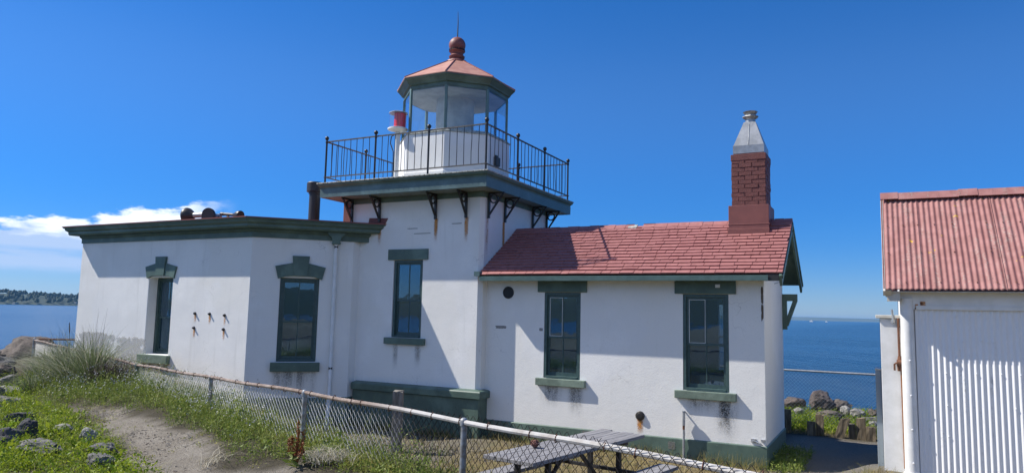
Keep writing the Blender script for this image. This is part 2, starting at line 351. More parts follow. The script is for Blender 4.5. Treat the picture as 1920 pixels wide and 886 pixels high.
GZ = GZ+nzv*.035+nz2*.010
GZ = np.where((GX < -60) | (GX > 60) | (GY > 60), -6.0, GZ)
GZ = np.where((GY < -12) & (GX > -40) & (GX < 60), np.maximum(GZ, .3), GZ)
nx, ny = len(gx), len(gy)
me = bpy.data.meshes.new('ground')
idx = np.arange(nx*ny).reshape(ny, nx)
quads = np.stack([idx[:-1, :-1], idx[:-1, 1:], idx[1:, 1:], idx[1:, :-1]], -1).reshape(-1, 4)
me.from_pydata(np.stack([GX, GY, GZ], -1).reshape(-1, 3).tolist(), [], quads.tolist())
me.polygons.foreach_set('use_smooth', [True]*len(me.polygons))
T = ft(GX, GY)
wob = nzv*.5
path_m = sm(-13.2, -11.6, GX)*sm(.12, -.12, T-path_hi(GX)+wob*.4+nz2*.22)*sm(-.15, .12, T-path_lo(GX)+wob*.4+nz2*.22)
path_m = np.maximum(path_m, sm(2.2, .6, GY)*.35)  # unseen ground behind the camera made paler to bounce light onto the walls
a1 = me.attributes.new('path', 'FLOAT', 'POINT'); a1.data.foreach_set('value', path_m.ravel())
dry_m = sm(.1, .9, T+wob)*(1-sm(13.6, 14.2, GY))
a2 = me.attributes.new('dry', 'FLOAT', 'POINT'); a2.data.foreach_set('value', dry_m.ravel())
gr_m = np.maximum(sm(1.5, 2.3, T)*sm(-5.2, -6.2, GX+wob*.6)*.85, 0)
pas = sm(-1.9, -1.4, GX)*sm(10.6, 11.6, GY)*(1-sm(14.9, 15.3, GY))
a3 = me.attributes.new('gravel', 'FLOAT', 'POINT'); a3.data.foreach_set('value', np.maximum(gr_m, pas).ravel())
def ground_mat():
    mt, nt, b, P = newmat('sandy_soil')
    def at(n): a = N(nt, 'ShaderNodeAttribute'); a.attribute_name = n; return a.outputs['Fac']
    f1 = Noise(nt, P, 3, 6, .65); f2 = Noise(nt, P, 38, 5, .7); f3 = Noise(nt, P, 130, 3, .7)
    soil = Mix(nt, f2, (.055, .05, .034), (.13, .11, .075))
    sand = Mix(nt, MapR(nt, f1, .35, .65), (.295, .262, .212), (.37, .333, .278))
    sand = Mix(nt, MapR(nt, f2, .50, .66, 0, .75), sand, (.15, .125, .10))
    sand = Mix(nt, MapR(nt, f3, .58, .70, 0, .6), sand, (.44, .415, .375)); sand = Mix(nt, MapR(nt, Noise(nt, P, 90, 4, .8), .56, .66, 0, .6), sand, (.10, .085, .07))
    dry = Mix(nt, MapR(nt, f2, .38, .64), (.16, .125, .065), (.42, .335, .18)); dry = Mix(nt, MapR(nt, f1, .50, .66, 0, .7), dry, (.17, .17, .055)); dry = Mix(nt, MapR(nt, f3, .55, .68, 0, .7), dry, (.10, .08, .045))
    grv = Mix(nt, MapR(nt, f3, .38, .66), (.12, .11, .09), (.40, .365, .315))
    c = Mix(nt, at('path'), soil, sand); c = Mix(nt, at('dry'), c, dry); c = Mix(nt, at('gravel'), c, grv)
    Lk(nt, c, b.inputs['Base Color']); b.inputs['Roughness'].default_value = .95; b.inputs['Specular IOR Level'].default_value = .15
    bump(nt, b, Mt(nt, 'ADD', f2, Mt(nt, 'MULTIPLY', f3, .7)), .9, .045); return mt
me.materials.append(ground_mat())
ground = bpy.data.objects.new('ground', me); link(ground); tag(ground, kind='structure')

# ------------------------------------------------------------------ water, far shores
def water_mat():
    mt, nt, b, P = newmat('sea_water')
    b.inputs['Base Color'].default_value = (.005, .036, .088, 1); b.inputs['Roughness'].default_value = .2; b.inputs['IOR'].default_value = 1.16
    n = N(nt, 'ShaderNodeVectorRotate', rotation_type='Z_AXIS'); n.inputs['Angle'].default_value = R(-25); Lk(nt, P, n.inputs['Vector'])
    w1 = Noise(nt, Scaled(nt, n.outputs[0], (.9, .35, 1)), 1.0, 5, .6); w2 = Noise(nt, Scaled(nt, n.outputs[0], (.10, .022, 1)), 1.0, 4, .55)
    patch = Noise(nt, Scaled(nt, n.outputs[0], (.0035, .018, 1)), 1.0, 4, .6)
    h = Mt(nt, 'ADD', Mt(nt, 'MULTIPLY', w1, .55), Mt(nt, 'MULTIPLY', w2, 2.0))
    bp = N(nt, 'ShaderNodeBump'); bp.inputs['Distance'].default_value = 1.3
    sx = N(nt, 'ShaderNodeSeparateXYZ'); Lk(nt, P, sx.inputs[0]); calm = MapR(nt, sx.outputs[0], -75, -20, .22, 1)       # sheltered, smoother water on the left
    Lk(nt, Mt(nt, 'MULTIPLY', MapR(nt, patch, .38, .62, .45, .95), calm), bp.inputs['Strength']); Lk(nt, h, bp.inputs['Height']); Lk(nt, bp.outputs[0], b.inputs['Normal'])
    return mt
wm = MB(); wr = [0, 60, 160, 400, 1000, 3000, 9000, 30000, 60000]; nn = 48
wv = [(0, 0, -3.0)]+[(q*math.cos(2*math.pi*j/nn), q*math.sin(2*math.pi*j/nn), -3.0) for q in wr[1:] for j in range(nn)]
wf = [(0, 1+j, 1+(j+1) % nn) for j in range(nn)]+[(1+i*nn+j, 1+(i+1)*nn+j, 1+(i+1)*nn+(j+1) % nn, 1+i*nn+(j+1) % nn) for i in range(len(wr)-2) for j in range(nn)]
wm.add(wv, wf); water = wm.build('water', water_mat()); tag(water, kind='structure')

def ridge(name, pts, depth, mat, jag=0, step=20, seed=0):
    b = MB(); vs = []; rnd = random.Random(seed)
    dense = []
    for (x0, y0, h0), (x1, y1, h1) in zip(pts[:-1], pts[1:]):
        n = max(2, int(math.hypot(x1-x0, y1-y0)/step))
        dense += [(x0+(x1-x0)*i/n, y0+(y1-y0)*i/n, h0+(h1-h0)*i/n) for i in range(n)]
    dense.append(pts[-1])
    rows = 5
    for k, (x, y, h) in enumerate(dense):
        d = Vector((x, y)).normalized()
        for r_ in range(rows):
            q = (0, .12, .3, .6, 1)[r_]; zz = (0, .45, .85, 1, .2)[r_]*h*(1+.12*mnoise.noise(Vector((k*.21, r_*2.1, seed))))
            vs.append((x+d.x*depth*q, y+d.y*depth*q, -3.5+zz))
    fs = [(k*rows+r_, (k+1)*rows+r_, (k+1)*rows+r_+1, k*rows+r_+1) for k in range(len(dense)-1) for r_ in range(rows-1)]
    b.add(vs, fs); o = b.build(name, mat, None, True); tag(o, kind='structure'); return o, dense
def polar(az_deg, dist): a = R(az_deg); return (math.sin(a)*dist, math.cos(a)*dist)
M['far_wood'] = simple('far_woodland_ground', (.035, .055, .03), (.022, .035, .02), .9, scale=.02, bstr=0)
M['far_tree'] = simple('far_tree_crowns', (.018, .034, .018), (.010, .020, .011), .9, scale=.05, bstr=0)
M['far_land'] = simple('far_shore_land', (.10, .12, .08), (.07, .09, .06), .9, scale=.002, bstr=0)
hp = [polar(-80, 2300)+(34,), polar(-70, 2350)+(38,), polar(-64, 2400)+(40,), polar(-61, 2450)+(33,), polar(-58, 2600)+(27,), polar(-53, 2900)+(20,), polar(-48, 3200)+(14,)]
headland, hd = ridge('headland', hp, 700, M['far_wood'], 1, 40, 4)
tb = MB(); rnd = random.Random(11)
for _ in range(1100):
    k = rnd.randrange(len(hd)-1); a, b_ = hd[k], hd[k+1]; q = rnd.random(); x = a[0]+(b_[0]-a[0])*q; y = a[1]+(b_[1]-a[1])*q; h = a[2]
    d = Vector((x, y)).normalized(); s_ = rnd.random(); zz = -3.5+h*(min(1, .25+s_*1.6) if s_ < .47 else 1)-2
    px, py = x+d.x*700*s_*.62, y+d.y*700*s_*.62; hh = rnd.uniform(8, 13)*(1.3 if rnd.random() < .08 else 1); rr = hh*rnd.uniform(.35, .7)
    tb.lathe([(rr*.5, 0), (rr, hh*.3), (rr*.75, hh*.62), (rr*.12, hh)], (px, py, zz), 5, ph=rnd.random()*3)
o = tb.build('far_woodland', M['far_tree']); tag(o, kind='stuff')
hb = MB()
for _ in range(14):
    az_ = rnd.uniform(-75, -56); x, y = polar(az_, 2360+abs(az_+64)*20); zz = rnd.uniform(0, 9)
    hb.bb(x-6, x+6, y-5, y+5, -3+zz, 2+zz)
o = hb.build('far_houses', simple('pale_far_walls', (.22, .22, .21), bstr=0)); tag(o, kind='stuff')
ridge('far_shore', [polar(-30, 11000)+(40,), polar(-12, 11500)+(55,), polar(-4, 12000)+(62,), polar(4, 12500)+(52,), polar(16, 13000)+(60,)], 2500, M['far_land'], 0, 300, 9)
ridge('inland_hill', [polar(118, 620)+(17,), polar(140, 560)+(30,), polar(165, 520)+(24,), polar(190, 560)+(33,), polar(215, 640)+(22,), polar(235, 900)+(14,)], 300, M['far_wood'], 0, 30, 5)

# ------------------------------------------------------------------ lighthouse: walls
WING_Y, XL, XC, XE, YE = 9.715, -15.62, -10.485, -9.17, 11.03
TX0, TX1, TY0, TY1 = -9.47, -6.40, 11.22, 14.08
HY0, HY1, HX1 = 11.44, 13.66, -1.62
LH = thing('lighthouse', (-8.0, 11.4, 0), 'white masonry lighthouse with green trim, square gallery and red-roofed annexe', 'lighthouse')

def wall_face(b, O, U, w, z0, z1, ops, mi=0):
    O, U = Vector(O), Vector(U); Nn = U.cross(Z_); us = sorted({0, w, *[o[0] for o in ops], *[o[1] for o in ops]}); zs = sorted({z0, z1, *[o[2] for o in ops], *[o[3] for o in ops]})
    P = lambda u, z, d=0: tuple(O+U*u+Z_*z-Nn*d)
    for ua, ub in zip(us[:-1], us[1:]):
        for za, zb in zip(zs[:-1], zs[1:]):
            if any(o[0]-1e-6 <= ua and ub <= o[1]+1e-6 and o[2]-1e-6 <= za and zb <= o[3]+1e-6 for o in ops): continue
            b.add([P(ua, za), P(ub, za), P(ub, zb), P(ua, zb)], [(0, 1, 2, 3)], mi)
    for (ua, ub, za, zb, d) in ops:
        b.add([P(ua, za), P(ua, zb), P(ua, zb, d), P(ua, za, d)], [(0, 1, 2, 3)], mi)
        b.add([P(ub, za), P(ub, za, d), P(ub, zb, d), P(ub, zb)], [(0, 1, 2, 3)], mi)
        b.add([P(ua, zb), P(ub, zb), P(ub, zb, d), P(ua, zb, d)], [(0, 1, 2, 3)], mi)
        b.add([P(ua, za), P(ua, za, d), P(ub, za, d), P(ub, za)], [(0, 1, 2, 3)], mi)
def weld(o, d=.0005):
    b = bmesh.new(); b.from_mesh(o.data); bmesh.ops.remove_doubles(b, verts=b.verts, dist=d); bmesh.ops.recalc_face_normals(b, faces=b.faces); b.to_mesh(o.data); b.free()
UA = Vector((.70711, .70711, 0)); NA = Vector((.70711, -.70711, 0)); CA = Vector((XC, WING_Y, 0))
OP_B = (-13.325-XL, -12.605-XL, 1.19, 2.72, .20); OP_A = (.537, 1.25, 1.165, 2.73, .12)
b = MB()
wall_face(b, (XL, WING_Y, 0), X_, XC-XL, -.6, 3.53, [OP_B])
wall_face(b, CA, UA, math.hypot(XE-XC, YE-WING_Y), -.6, 3.53, [OP_A])
wall_face(b, (XE, YE, 0), Y_, TY0+.35-YE, -.6, 3.53, [])
wall_face(b, (XL, 15.2, 0), -Y_, 15.2-WING_Y, -.6, 3.53, [])
wall_face(b, (TX0, 15.2, 0), -X_, TX0-XL, -.6, 3.53, [])
b.add([(XL, WING_Y, 3.53), (XC, WING_Y, 3.53), (XE, YE, 3.53), (TX0, 15.2, 3.53), (XL, 15.2, 3.53)], [(0, 1, 2, 3, 4)])
wing = b.build('wing_wall', M['plaster'], LH, fix=False); weld(wing)
md = wing.modifiers.new('bevel', 'BEVEL'); md.width = .012; md.segments = 2; md.limit_method = 'ANGLE'; md.angle_limit = R(35)
# tower shaft with chamfered corners
OP_T = (-8.33-(TX0+.07), -7.66-(TX0+.07), 1.66, 3.115, .06)
b = MB(); c = .07
wall_face(b, (TX0+c, TY0, 0), X_, TX1-TX0-2*c, -.6, 4.33, [OP_T])
for (p, q) in (((TX1-c, TY0), (TX1, TY0+c)), ((TX1, TY0+c), (TX1, TY1-c)), ((TX1, TY1-c), (TX1-c, TY1)), ((TX1-c, TY1), (TX0+c, TY1)), ((TX0+c, TY1), (TX0, TY1-c)), ((TX0, TY1-c), (TX0, TY0+c)), ((TX0, TY0+c), (TX0+c, TY0))):
    b.add([(*p, -.6), (*q, -.6), (*q, 4.33), (*p, 4.33)], [(0, 1, 2, 3)])
tower = b.build('tower_wall', M['plaster'], LH, fix=False); weld(tower)
# house
hx0 = TX1-.05
OP_1 = (-5.25-hx0, -4.578-hx0, 1.075, 2.53, .045); OP_2 = (-2.845-hx0, -2.14-hx0, 1.03, 2.52, .045)
b = MB(); RIDGE_Y, RIDGE_Z = 12.55, 3.77; EAVE_Y, EAVE_Z = 11.10, 2.82; SL = (RIDGE_Z-EAVE_Z)/(RIDGE_Y-EAVE_Y)
zr = lambda y: EAVE_Z+SL*(min(y, 2*RIDGE_Y-y)-EAVE_Y)
ztop = zr(HY0)-.05
wall_face(b, (hx0, HY0, 0), X_, HX1-hx0, -.6, ztop, [OP_1, OP_2])
wall_face(b, (HX1, HY1, 0), -X_, HX1-hx0, -.6, ztop, [(HX1+2.20, HX1+2.72, 1.22, 2.40, .12)])
b.add([(HX1, HY0, -.6), (HX1, HY1, -.6), (HX1, HY1, ztop), (HX1, RIDGE_Y, zr(RIDGE_Y)-.06), (HX1, HY0, ztop)], [(0, 1, 2, 3, 4)])
house = b.build('house_wall', M['plaster'], LH, fix=False); weld(house)
md = house.modifiers.new('bevel', 'BEVEL'); md.width = .012; md.segments = 2; md.limit_method = 'ANGLE'; md.angle_limit = R(35)
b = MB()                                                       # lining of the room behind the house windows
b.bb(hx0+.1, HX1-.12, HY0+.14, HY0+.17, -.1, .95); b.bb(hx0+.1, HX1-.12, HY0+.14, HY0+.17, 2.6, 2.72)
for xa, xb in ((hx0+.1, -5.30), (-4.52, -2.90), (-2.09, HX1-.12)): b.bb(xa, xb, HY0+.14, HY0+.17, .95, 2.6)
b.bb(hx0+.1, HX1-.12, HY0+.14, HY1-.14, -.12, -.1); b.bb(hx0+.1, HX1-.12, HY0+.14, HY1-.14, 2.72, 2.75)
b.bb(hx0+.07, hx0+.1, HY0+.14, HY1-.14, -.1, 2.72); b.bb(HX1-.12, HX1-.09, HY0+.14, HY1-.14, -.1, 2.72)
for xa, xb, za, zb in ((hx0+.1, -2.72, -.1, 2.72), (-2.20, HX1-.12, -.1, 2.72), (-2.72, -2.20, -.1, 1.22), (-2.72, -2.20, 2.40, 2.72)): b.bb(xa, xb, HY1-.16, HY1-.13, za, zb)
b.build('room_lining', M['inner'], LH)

# plinths
def plinth(name, path, outs, z0, z1, proud, capz=None, parent=LH):
    b = MB(); b.sweep([(-.05, z0), (proud, z0), (proud, z1-.012), (proud-.015, z1), (-.05, z1+.012)], path, outs)
    if capz: b.sweep([(-.05, capz[0]), (proud+.055, capz[0]), (proud+.06, capz[1]-.02), (proud+.045, capz[1]), (-.05, capz[1]+.03)], path, outs)
    return b.build(name, M['green'], parent, bevel=.006)
plinth('plinth', [(hx0-.02, HY0), (HX1, HY0), (HX1, HY1)], [(0, -1), (1, -1), (1, 0)], -.5, .285, .02)
plinth('plinth', [(-9.12, TY0), (TX1-.03, TY0), (TX1-.03, HY0+.0)], [(0, -1), (1, -1), (1, 0)], -.5, .66, .09, (.66, .79))
plinth('plinth', [(XL, 14), (XL, WING_Y), (XC, WING_Y), (XE, YE), (XE, TY0)], [(-1, 0), (-1, -1), (.41421, -1), (1, -.41421), (1, 0)], -.5, .505, .022)

# ------------------------------------------------------------------ lighthouse: windows
def window(O, U, w, h, d, kind, lab, meet=.48, fw=.05, putty=False, blind=None):
    """O: lower left corner of the opening on the wall face"""
    O, U = Vector(O), Vector(U); Nn = U.cross(Z_); ax = (U, Nn, Z_)
    P = lambda u, z, dd: O+U*u+Z_*z-Nn*dd
    def bar(b, u0, u1, z0, z1, d0, d1): b.box(P((u0+u1)/2, (z0+z1)/2, (d0+d1)/2), (u1-u0, d1-d0, z1-z0), ax)
    b = MB(); e = .002
    bar(b, e, fw, e, h-e, d, d+.10); bar(b, w-fw, w-e, e, h-e, d, d+.10); bar(b, fw, w-fw, h-fw, h-e, d, d+.10); bar(b, fw, w-fw, e, fw*.8, d-.015, d+.10)
    fr = b.build('window', M['green_dark'], LH, bevel=.004)
    if lab: fr['label'] = lab
    zm = fw*.8+(h-fw*1.8)*meet
    for nm, za, zb, dd in (('upper_sash', zm-.02, h-fw, .03), ('lower_sash', fw*.8, zm+.02, .055)):
        b = MB(); s = .04
        bar(b, fw, fw+s, za, zb, d+dd, d+dd+.025); bar(b, w-fw-s, w-fw, za, zb, d+dd, d+dd+.025)
        bar(b, fw+s, w-fw-s, zb-.036, zb, d+dd, d+dd+.025); bar(b, fw+s, w-fw-s, za, za+(.036 if nm[0] == 'u' else .06), d+dd, d+dd+.025)
        bar(b, w/2-.009, w/2+.009, za+.036, zb-.036, d+dd+.004, d+dd+.021)
        sa = b.build(nm, M['green_dark'], fr)
        b = MB(); bar(b, fw+s*.5, w-fw-s*.5, za+.02, zb-.02, d+dd+.010, d+dd+.016); b.build('pane', M['glass'], fr)
        if putty and nm[0] == 'u':
            b = MB(); q = .006; u0, u1, z0, z1 = fw+s, w/2-.009, za+.036, zb-.036
            bar(b, u0, u0+q, z0, z1, d+dd-.001, d+dd+.011); bar(b, u1-q, u1, z0, z1, d+dd-.001, d+dd+.011); bar(b, u0+q, u1-q, z1-q, z1, d+dd-.001, d+dd+.011); bar(b, u0+q, u1-q, z0, z0+q, d+dd-.001, d+dd+.011)
            b.build('putty_line', M['white_paint'], fr)
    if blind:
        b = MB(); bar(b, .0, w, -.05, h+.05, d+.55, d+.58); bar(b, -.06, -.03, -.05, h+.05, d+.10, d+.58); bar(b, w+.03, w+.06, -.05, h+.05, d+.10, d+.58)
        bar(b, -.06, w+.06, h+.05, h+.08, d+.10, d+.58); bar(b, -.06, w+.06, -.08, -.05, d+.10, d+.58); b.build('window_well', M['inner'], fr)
        b = MB(); bar(b, fw+.01, w-fw-.01, h*(1-blind), h-.02, d+.13, d+.14); b.build('blind', M['blind'], fr)
    # lintel and sill
    if kind == 'keystone':
        poly = [(-.045, 0), (.10, .045), (w/2, .068), (w-.10, .045), (w+.045, 0), (w+.105, .235), (w/2+.145, .305), (w/2+.155, .435), (w/2-.155, .435), (w/2-.145, .305), (-.105, .235)]
        b = MB(); b.prism(poly, P(0, h, -.035)-Z_*.02, U, Z_, -Nn*.05)
        b.prism([(w/2-.125, .055), (w/2+.125, .055), (w/2+.158, .438), (w/2-.158, .438)], P(0, h, -.05)-Z_*.02, U, Z_, -Nn*.03)
        b.build('lintel', M['green'], fr, bevel=.004)
        b = MB(); bar(b, -.10, w+.075, -.175, -.008, -.085, .12); sl_ = b.build('sill', M['green_pale'] if d > .15 else M['green'], fr, bevel=.008)
    else:
        b = MB(); bar(b, -.125, w+.115, h+.004, h+.205, -.03, .03); b.build('lintel', M['green'], fr, bevel=.005)
        b = MB(); bar(b, -.12, w+.11, -.125, -.004, -.075, d+.02); b.build('sill', M['green'] if kind == 'slab' else M['green_pale'], fr, bevel=.008)
    return fr
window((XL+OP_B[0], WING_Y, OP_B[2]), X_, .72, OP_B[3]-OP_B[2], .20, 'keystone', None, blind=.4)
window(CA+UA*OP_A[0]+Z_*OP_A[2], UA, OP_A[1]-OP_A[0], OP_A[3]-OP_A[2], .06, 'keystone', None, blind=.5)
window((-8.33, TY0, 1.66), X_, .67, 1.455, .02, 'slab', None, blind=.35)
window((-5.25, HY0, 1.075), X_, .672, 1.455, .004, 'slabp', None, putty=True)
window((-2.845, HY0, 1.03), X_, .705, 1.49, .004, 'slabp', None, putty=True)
b = MB(); b.bb(-2.73, -2.19, HY1-.05, HY1-.03, 1.80, 1.83); b.bb(-2.47, -2.45, HY1-.05, HY1-.03, 1.22, 2.4); b.build('back_window', M['green_dark'], LH)

# ------------------------------------------------------------------ lighthouse: wing cornice, roof, drain
path = [(XL, 15.2), (XL, WING_Y), (XC, WING_Y), (XE, YE), (TX0+.55, TY0+.02)]
XT = CA.x+(TY0+.03-CA.y)
path = [(XL, 15.2), (XL, WING_Y), (XC, WING_Y), (XT-.0, TY0+.03)]
outs = [(-1, 0), (-1, -1), (.41421, -1), (1.41421, 0)]
b = MB(); b.sweep([(-.1, 3.47), (.022, 3.47), (.022, 3.565), (.055, 3.60), (.055, 3.635), (-.1, 3.635)], path, outs)
b.build('frieze', M['green'], LH)
b = MB(); b.sweep([(-.1, 3.632), (.195, 3.632), (.215, 3.66), (.215, 3.70), (.262, 3.735), (.268, 3.77), (.298, 3.785), (.298, 3.802), (-.1, 3.802)], path, outs)
b.build('cornice', M['green'], LH, bevel=.004)
b = MB(); ov = .31
edge = [(XL-ov, 15.3), (XL-ov, WING_Y-ov), (XC+.41421*ov, WING_Y-ov), (XT+1.41421*ov, TY0+.03), (TX0+.5, 15.3)]
rp = [(x, y, 3.806) for x, y in edge]; rq = [(x, y, 3.822) for x, y in edge]
ap = [(-14.6, 12.6, 4.02), (-10.6, 12.6, 4.02)]
n = 5; b.add(rp+rq+ap, [(0, 1, 2, 3, 4)]+[(i, (i+1) % n, n+(i+1) % n, n+i) for i in range(n)]+[(5, 6, 10), (6, 7, 11, 10), (7, 8, 11), (8, 9, 11), (9, 5, 10, 11)])
b.build('wing_roof', M['red'], LH)
b = MB(); P0 = Vector((XT+.05, TY0-.05, 3.80)); b.prism([(0, .026), (.40, .026), (.46, .13), (.02, .15)], Vector((XT-.02, TY0-.02, 3.80)), X_, Z_, -Y_*.0+Vector((0, .10, 0)))
b.build('roof_upstand', M['brick'], LH)
# leader head + downspout
b = MB(); dp = CA+UA*1.525+NA*.045
b.prism([(-.17, .0), (.17, .0), (.165, -.05), (.09, -.11), (.07, -.19), (.085, -.2), (.08, -.235), (-.08, -.235), (-.085, -.2), (-.07, -.19), (-.09, -.11), (-.165, -.05)], dp+Z_*3.635-NA*.03, UA, Z_, NA*.10)
ds = b.build('leader_head', M['green'], LH, bevel=.006)
b = MB(); b.tube([dp+Z_*3.41, dp+Z_*.47, dp+Z_*.42+NA*.02], .038, 10); b.tube([dp+Z_*.46+NA*.01, dp-UA*.03+NA*.14+Z_*-.06], .042, 10)
sp = b.build('downspout', M['white_paint'], LH, True)
for zz in (3.35, 1.05):
    b = MB(); b.box(dp+Z_*zz, (.075, .07, .045), (UA, NA, Z_)); b.build('pipe_strap', M['white_paint'], sp)
    b = MB()
    for s_ in (-1, 1): b.prism([(-.035, .028), (-.035, -.028), (0, -.006), (0, .006)] if s_ < 0 else [(.035, -.028), (.035, .028), (0, .006), (0, -.006)], dp+Z_*zz+NA*.036, UA, Z_, NA*.004)
    b.build('strap_clip', M['iron'], sp)
# bolts in the wing wall
for (x, z) in ((-11.9, 2.02), (-11.493, 2.018), (-11.087, 2.0), (-11.903, 1.743), (-11.092, 1.736)):
    b = MB(); b.lathe([(.03, 0), (.03, .015), (.018, .02), (.018, .04), (.0, .045)], (x, WING_Y+.002, z), 8, (0, -1, 0)); b.build('wall_bolt', M['iron'], LH)
    stain('rust_stain', (x-.03, WING_Y, z), X_, .07, .22, M['d_rust'], LH)
# roof vent pipe and the red chimney stub beside the tower
b = MB(); b.lathe([(.20, 3.86), (.16, 3.93), (.12, 3.98)], (-10.78, 11.65, 0), 14); b.build('vent_flashing', M['tin'], LH, True)
b = MB(); b.lathe([(.118, 3.9), (.118, 4.60), (.135, 4.60), (.135, 4.64), (.178, 4.645), (.178, 4.83), (.16, 4.85), (.06, 4.86)], (-10.80, 11.65, 0), 18); b.build('vent_pipe', M['iron'], LH, True)
b = MB(); b.bb(-9.80, TX0-.0, 11.42, 11.85, 3.85, 4.36); b.build('chimney_stub', M['brick'], LH, bevel=.01)

# ------------------------------------------------------------------ lighthouse: gallery
GX0, GX1, GY0, GY1 = -9.90, -6.03, 10.70, 14.60
gp = [(GX0, GY0), (GX1, GY0), (GX1, GY1), (GX0, GY1)]; go = [(-1, -1), (1, -1), (1, 1), (-1, 1)]
b = MB(); b.bb(GX0, GX1, GY0, GY1, 4.598, 4.622); deck = b.build('gallery_deck', M['cap'], LH, bevel=.004)
b = MB(); b.sweep([(-.16, 4.594), (-.012, 4.594), (-.02, 4.565), (-.055, 4.535), (-.062, 4.505), (-.16, 4.505)], gp, go, closed=True); b.build('gallery_moulding', M['green'], LH)
b = MB(); b.sweep([(-.13, 4.502), (-.055, 4.502), (-.058, 4.335), (-.13, 4.335)], gp, go, closed=True); b.build('gallery_fascia', M['slate_trim'], LH)
b = MB(); b.bb(GX0+.135, GX1-.135, GY0+.135, GY1-.135, 4.338, 4.36); b.build('gallery_soffit', M['soffit'], LH)
b = MB(); b.sweep([(-.05, 4.24), (.015, 4.24), (.03, 4.334), (-.05, 4.334)], [(TX0, TY0), (TX1, TY0), (TX1, TY1), (TX0, TY1)], go, closed=True); b.build('tower_frieze', M['green'], LH)
b = MB()
for k in range(34):
    b = MB(); b.lathe([(.008, 0), (.008, .006)], (GX0+.06+k*(GX1-GX0-.12)/33, GY0-.001, 4.61), 6, (0, -1, 0)); b.build('nail', M['iron'], deck)
def bracket(P, out, reach=.33):
    P, out = Vector(P), Vector(out); side = out.cross(Z_); ax = (out, side, Z_); b = MB(); t = .035
    b.box(P+out*.0175+Z_*-.235, (.03, t+.012, .47), ax); b.box(P+out*(reach/2)-Z_*.012, (reach, t, .024), ax)
    a_, c_ = P+out*.03-Z_*.40, P+out*(reach-.03)-Z_*.024; d_ = (c_-a_); mid = (a_+c_)/2; dn = d_.normalized()
    b.box(mid, (d_.length, t, .024), (dn, side, dn.cross(side)))
    cc = P+out*.115-Z_*.115; vs = []; ns = 18
    for q in (-t/2, t/2):
        for rr in (.088, .066):
            for k in range(ns): an = 2*math.pi*k/ns; vs.append(cc+side*q+out*math.cos(an)*rr+Z_*math.sin(an)*rr)
    fs = []
    for k in range(ns):
        k2 = (k+1) % ns
        fs += [(k, k2, ns+k2, ns+k), (2*ns+k, 3*ns+k, 3*ns+k2, 2*ns+k2), (k, 2*ns+k, 2*ns+k2, k2), (ns+k, ns+k2, 3*ns+k2, 3*ns+k)]
    b.add(vs, fs); return b.build('gallery_bracket', M['iron'], LH)
for x in (-6.74, -7.40, -8.70, -9.38):
    bracket((x, TY0-.016, 4.335), (0, -1, 0)); stain('rust_stain', (x-.055, TY0, 3.88), X_, .11, .50 if x > -9 else .2, M['d_rust'], LH)
for y in (11.38, 12.02, 13.24, 13.92):
    bracket((TX1+.016, y, 4.335), (1, 0, 0)); stain('rust_stain', (TX1, y-.06, 3.87), Y_, .12, .75, M['d_rust'], LH)
for y in (12.02, 13.24): bracket((TX0-.016, y, 4.335), (-1, 0, 0))
# railing
RX0, RX1, RY0, RY1 = -9.77, -6.13, 10.80, 14.47
cors = [(RX0, RY0), (RX1, RY0), (RX1, RY1), (RX0, RY1)]
for i in range(4):
    p, q = Vector((*cors[i], 0)), Vector((*cors[(i+1) % 4], 0)); d = (q-p)
    b = MB(); b.box((p+q)/2+Z_*5.455, (d.length, .028, .022), (d.normalized(), d.normalized().cross(Z_), Z_))
    b.box((p+q)/2+Z_*4.745, (d.length+.06, .026, .02), (d.normalized(), d.normalized().cross(Z_), Z_))
    rl = b.build('gallery_railing', M['rail'], LH)
    for k in range(3):
        s_ = p+d*(k/3); b = MB()
        b.tube([s_+Z_*4.62, s_+Z_*5.47], .019, 8)
        b.lathe([(.03, 4.62), (.03, 4.632), (.019, 4.636)], (s_.x, s_.y, 0), 8)
        b.lathe([(.026, 5.43), (.026, 5.47), (.014, 5.48), (.02, 5.488), (.036, 5.51), (.040, 5.53), (.034, 5.553), (.012, 5.57)], (s_.x, s_.y, 0), 10)
        b.build('post', M['iron'], rl, True)
        for j in range(1, 8):
            c_ = p+d*((k+j/8)/3); w1, w2 = random.gauss(0, .006), random.gauss(0, .006); dn = d.normalized()
            b = MB(); b.tube([c_+Z_*4.735, c_+dn*w1+Z_*4.98, c_+dn*w2+Z_*5.22, c_+Z_*5.45], .0072, 5); b.build('baluster', M['iron'], rl)

# ------------------------------------------------------------------ lighthouse: lantern
LC = Vector((-7.95, 12.64, 0)); PH = R(22.5)
def octv(Rv, z, k): a = R(-112.5+45*k); return LC+Vector((Rv*math.cos(a), Rv*math.sin(a), z))
def octprism(b, prof): b.lathe(prof, LC, 8, ph=PH)
b = MB(); octprism(b, [(1.20, 4.622), (1.20, 4.86), (1.165, 4.875), (1.165, 5.64)]); b.build('lantern_base', M['lantern_white'], LH)
b = MB(); octprism(b, [(1.168, 5.64), (1.185, 5.645), (1.185, 5.665), (1.13, 5.70), (1.12, 5.72), (.9, 5.722)]); b.build('lantern_sill', M['cap'], LH)
b = MB(); octprism(b, [(.98, 6.585), (1.115, 6.585), (1.115, 6.655), (1.16, 6.668), (1.165, 6.685), (1.235, 6.765), (1.255, 6.775), (1.255, 6.792), (.98, 6.793)]); b.build('lantern_cornice', M['green'], LH)
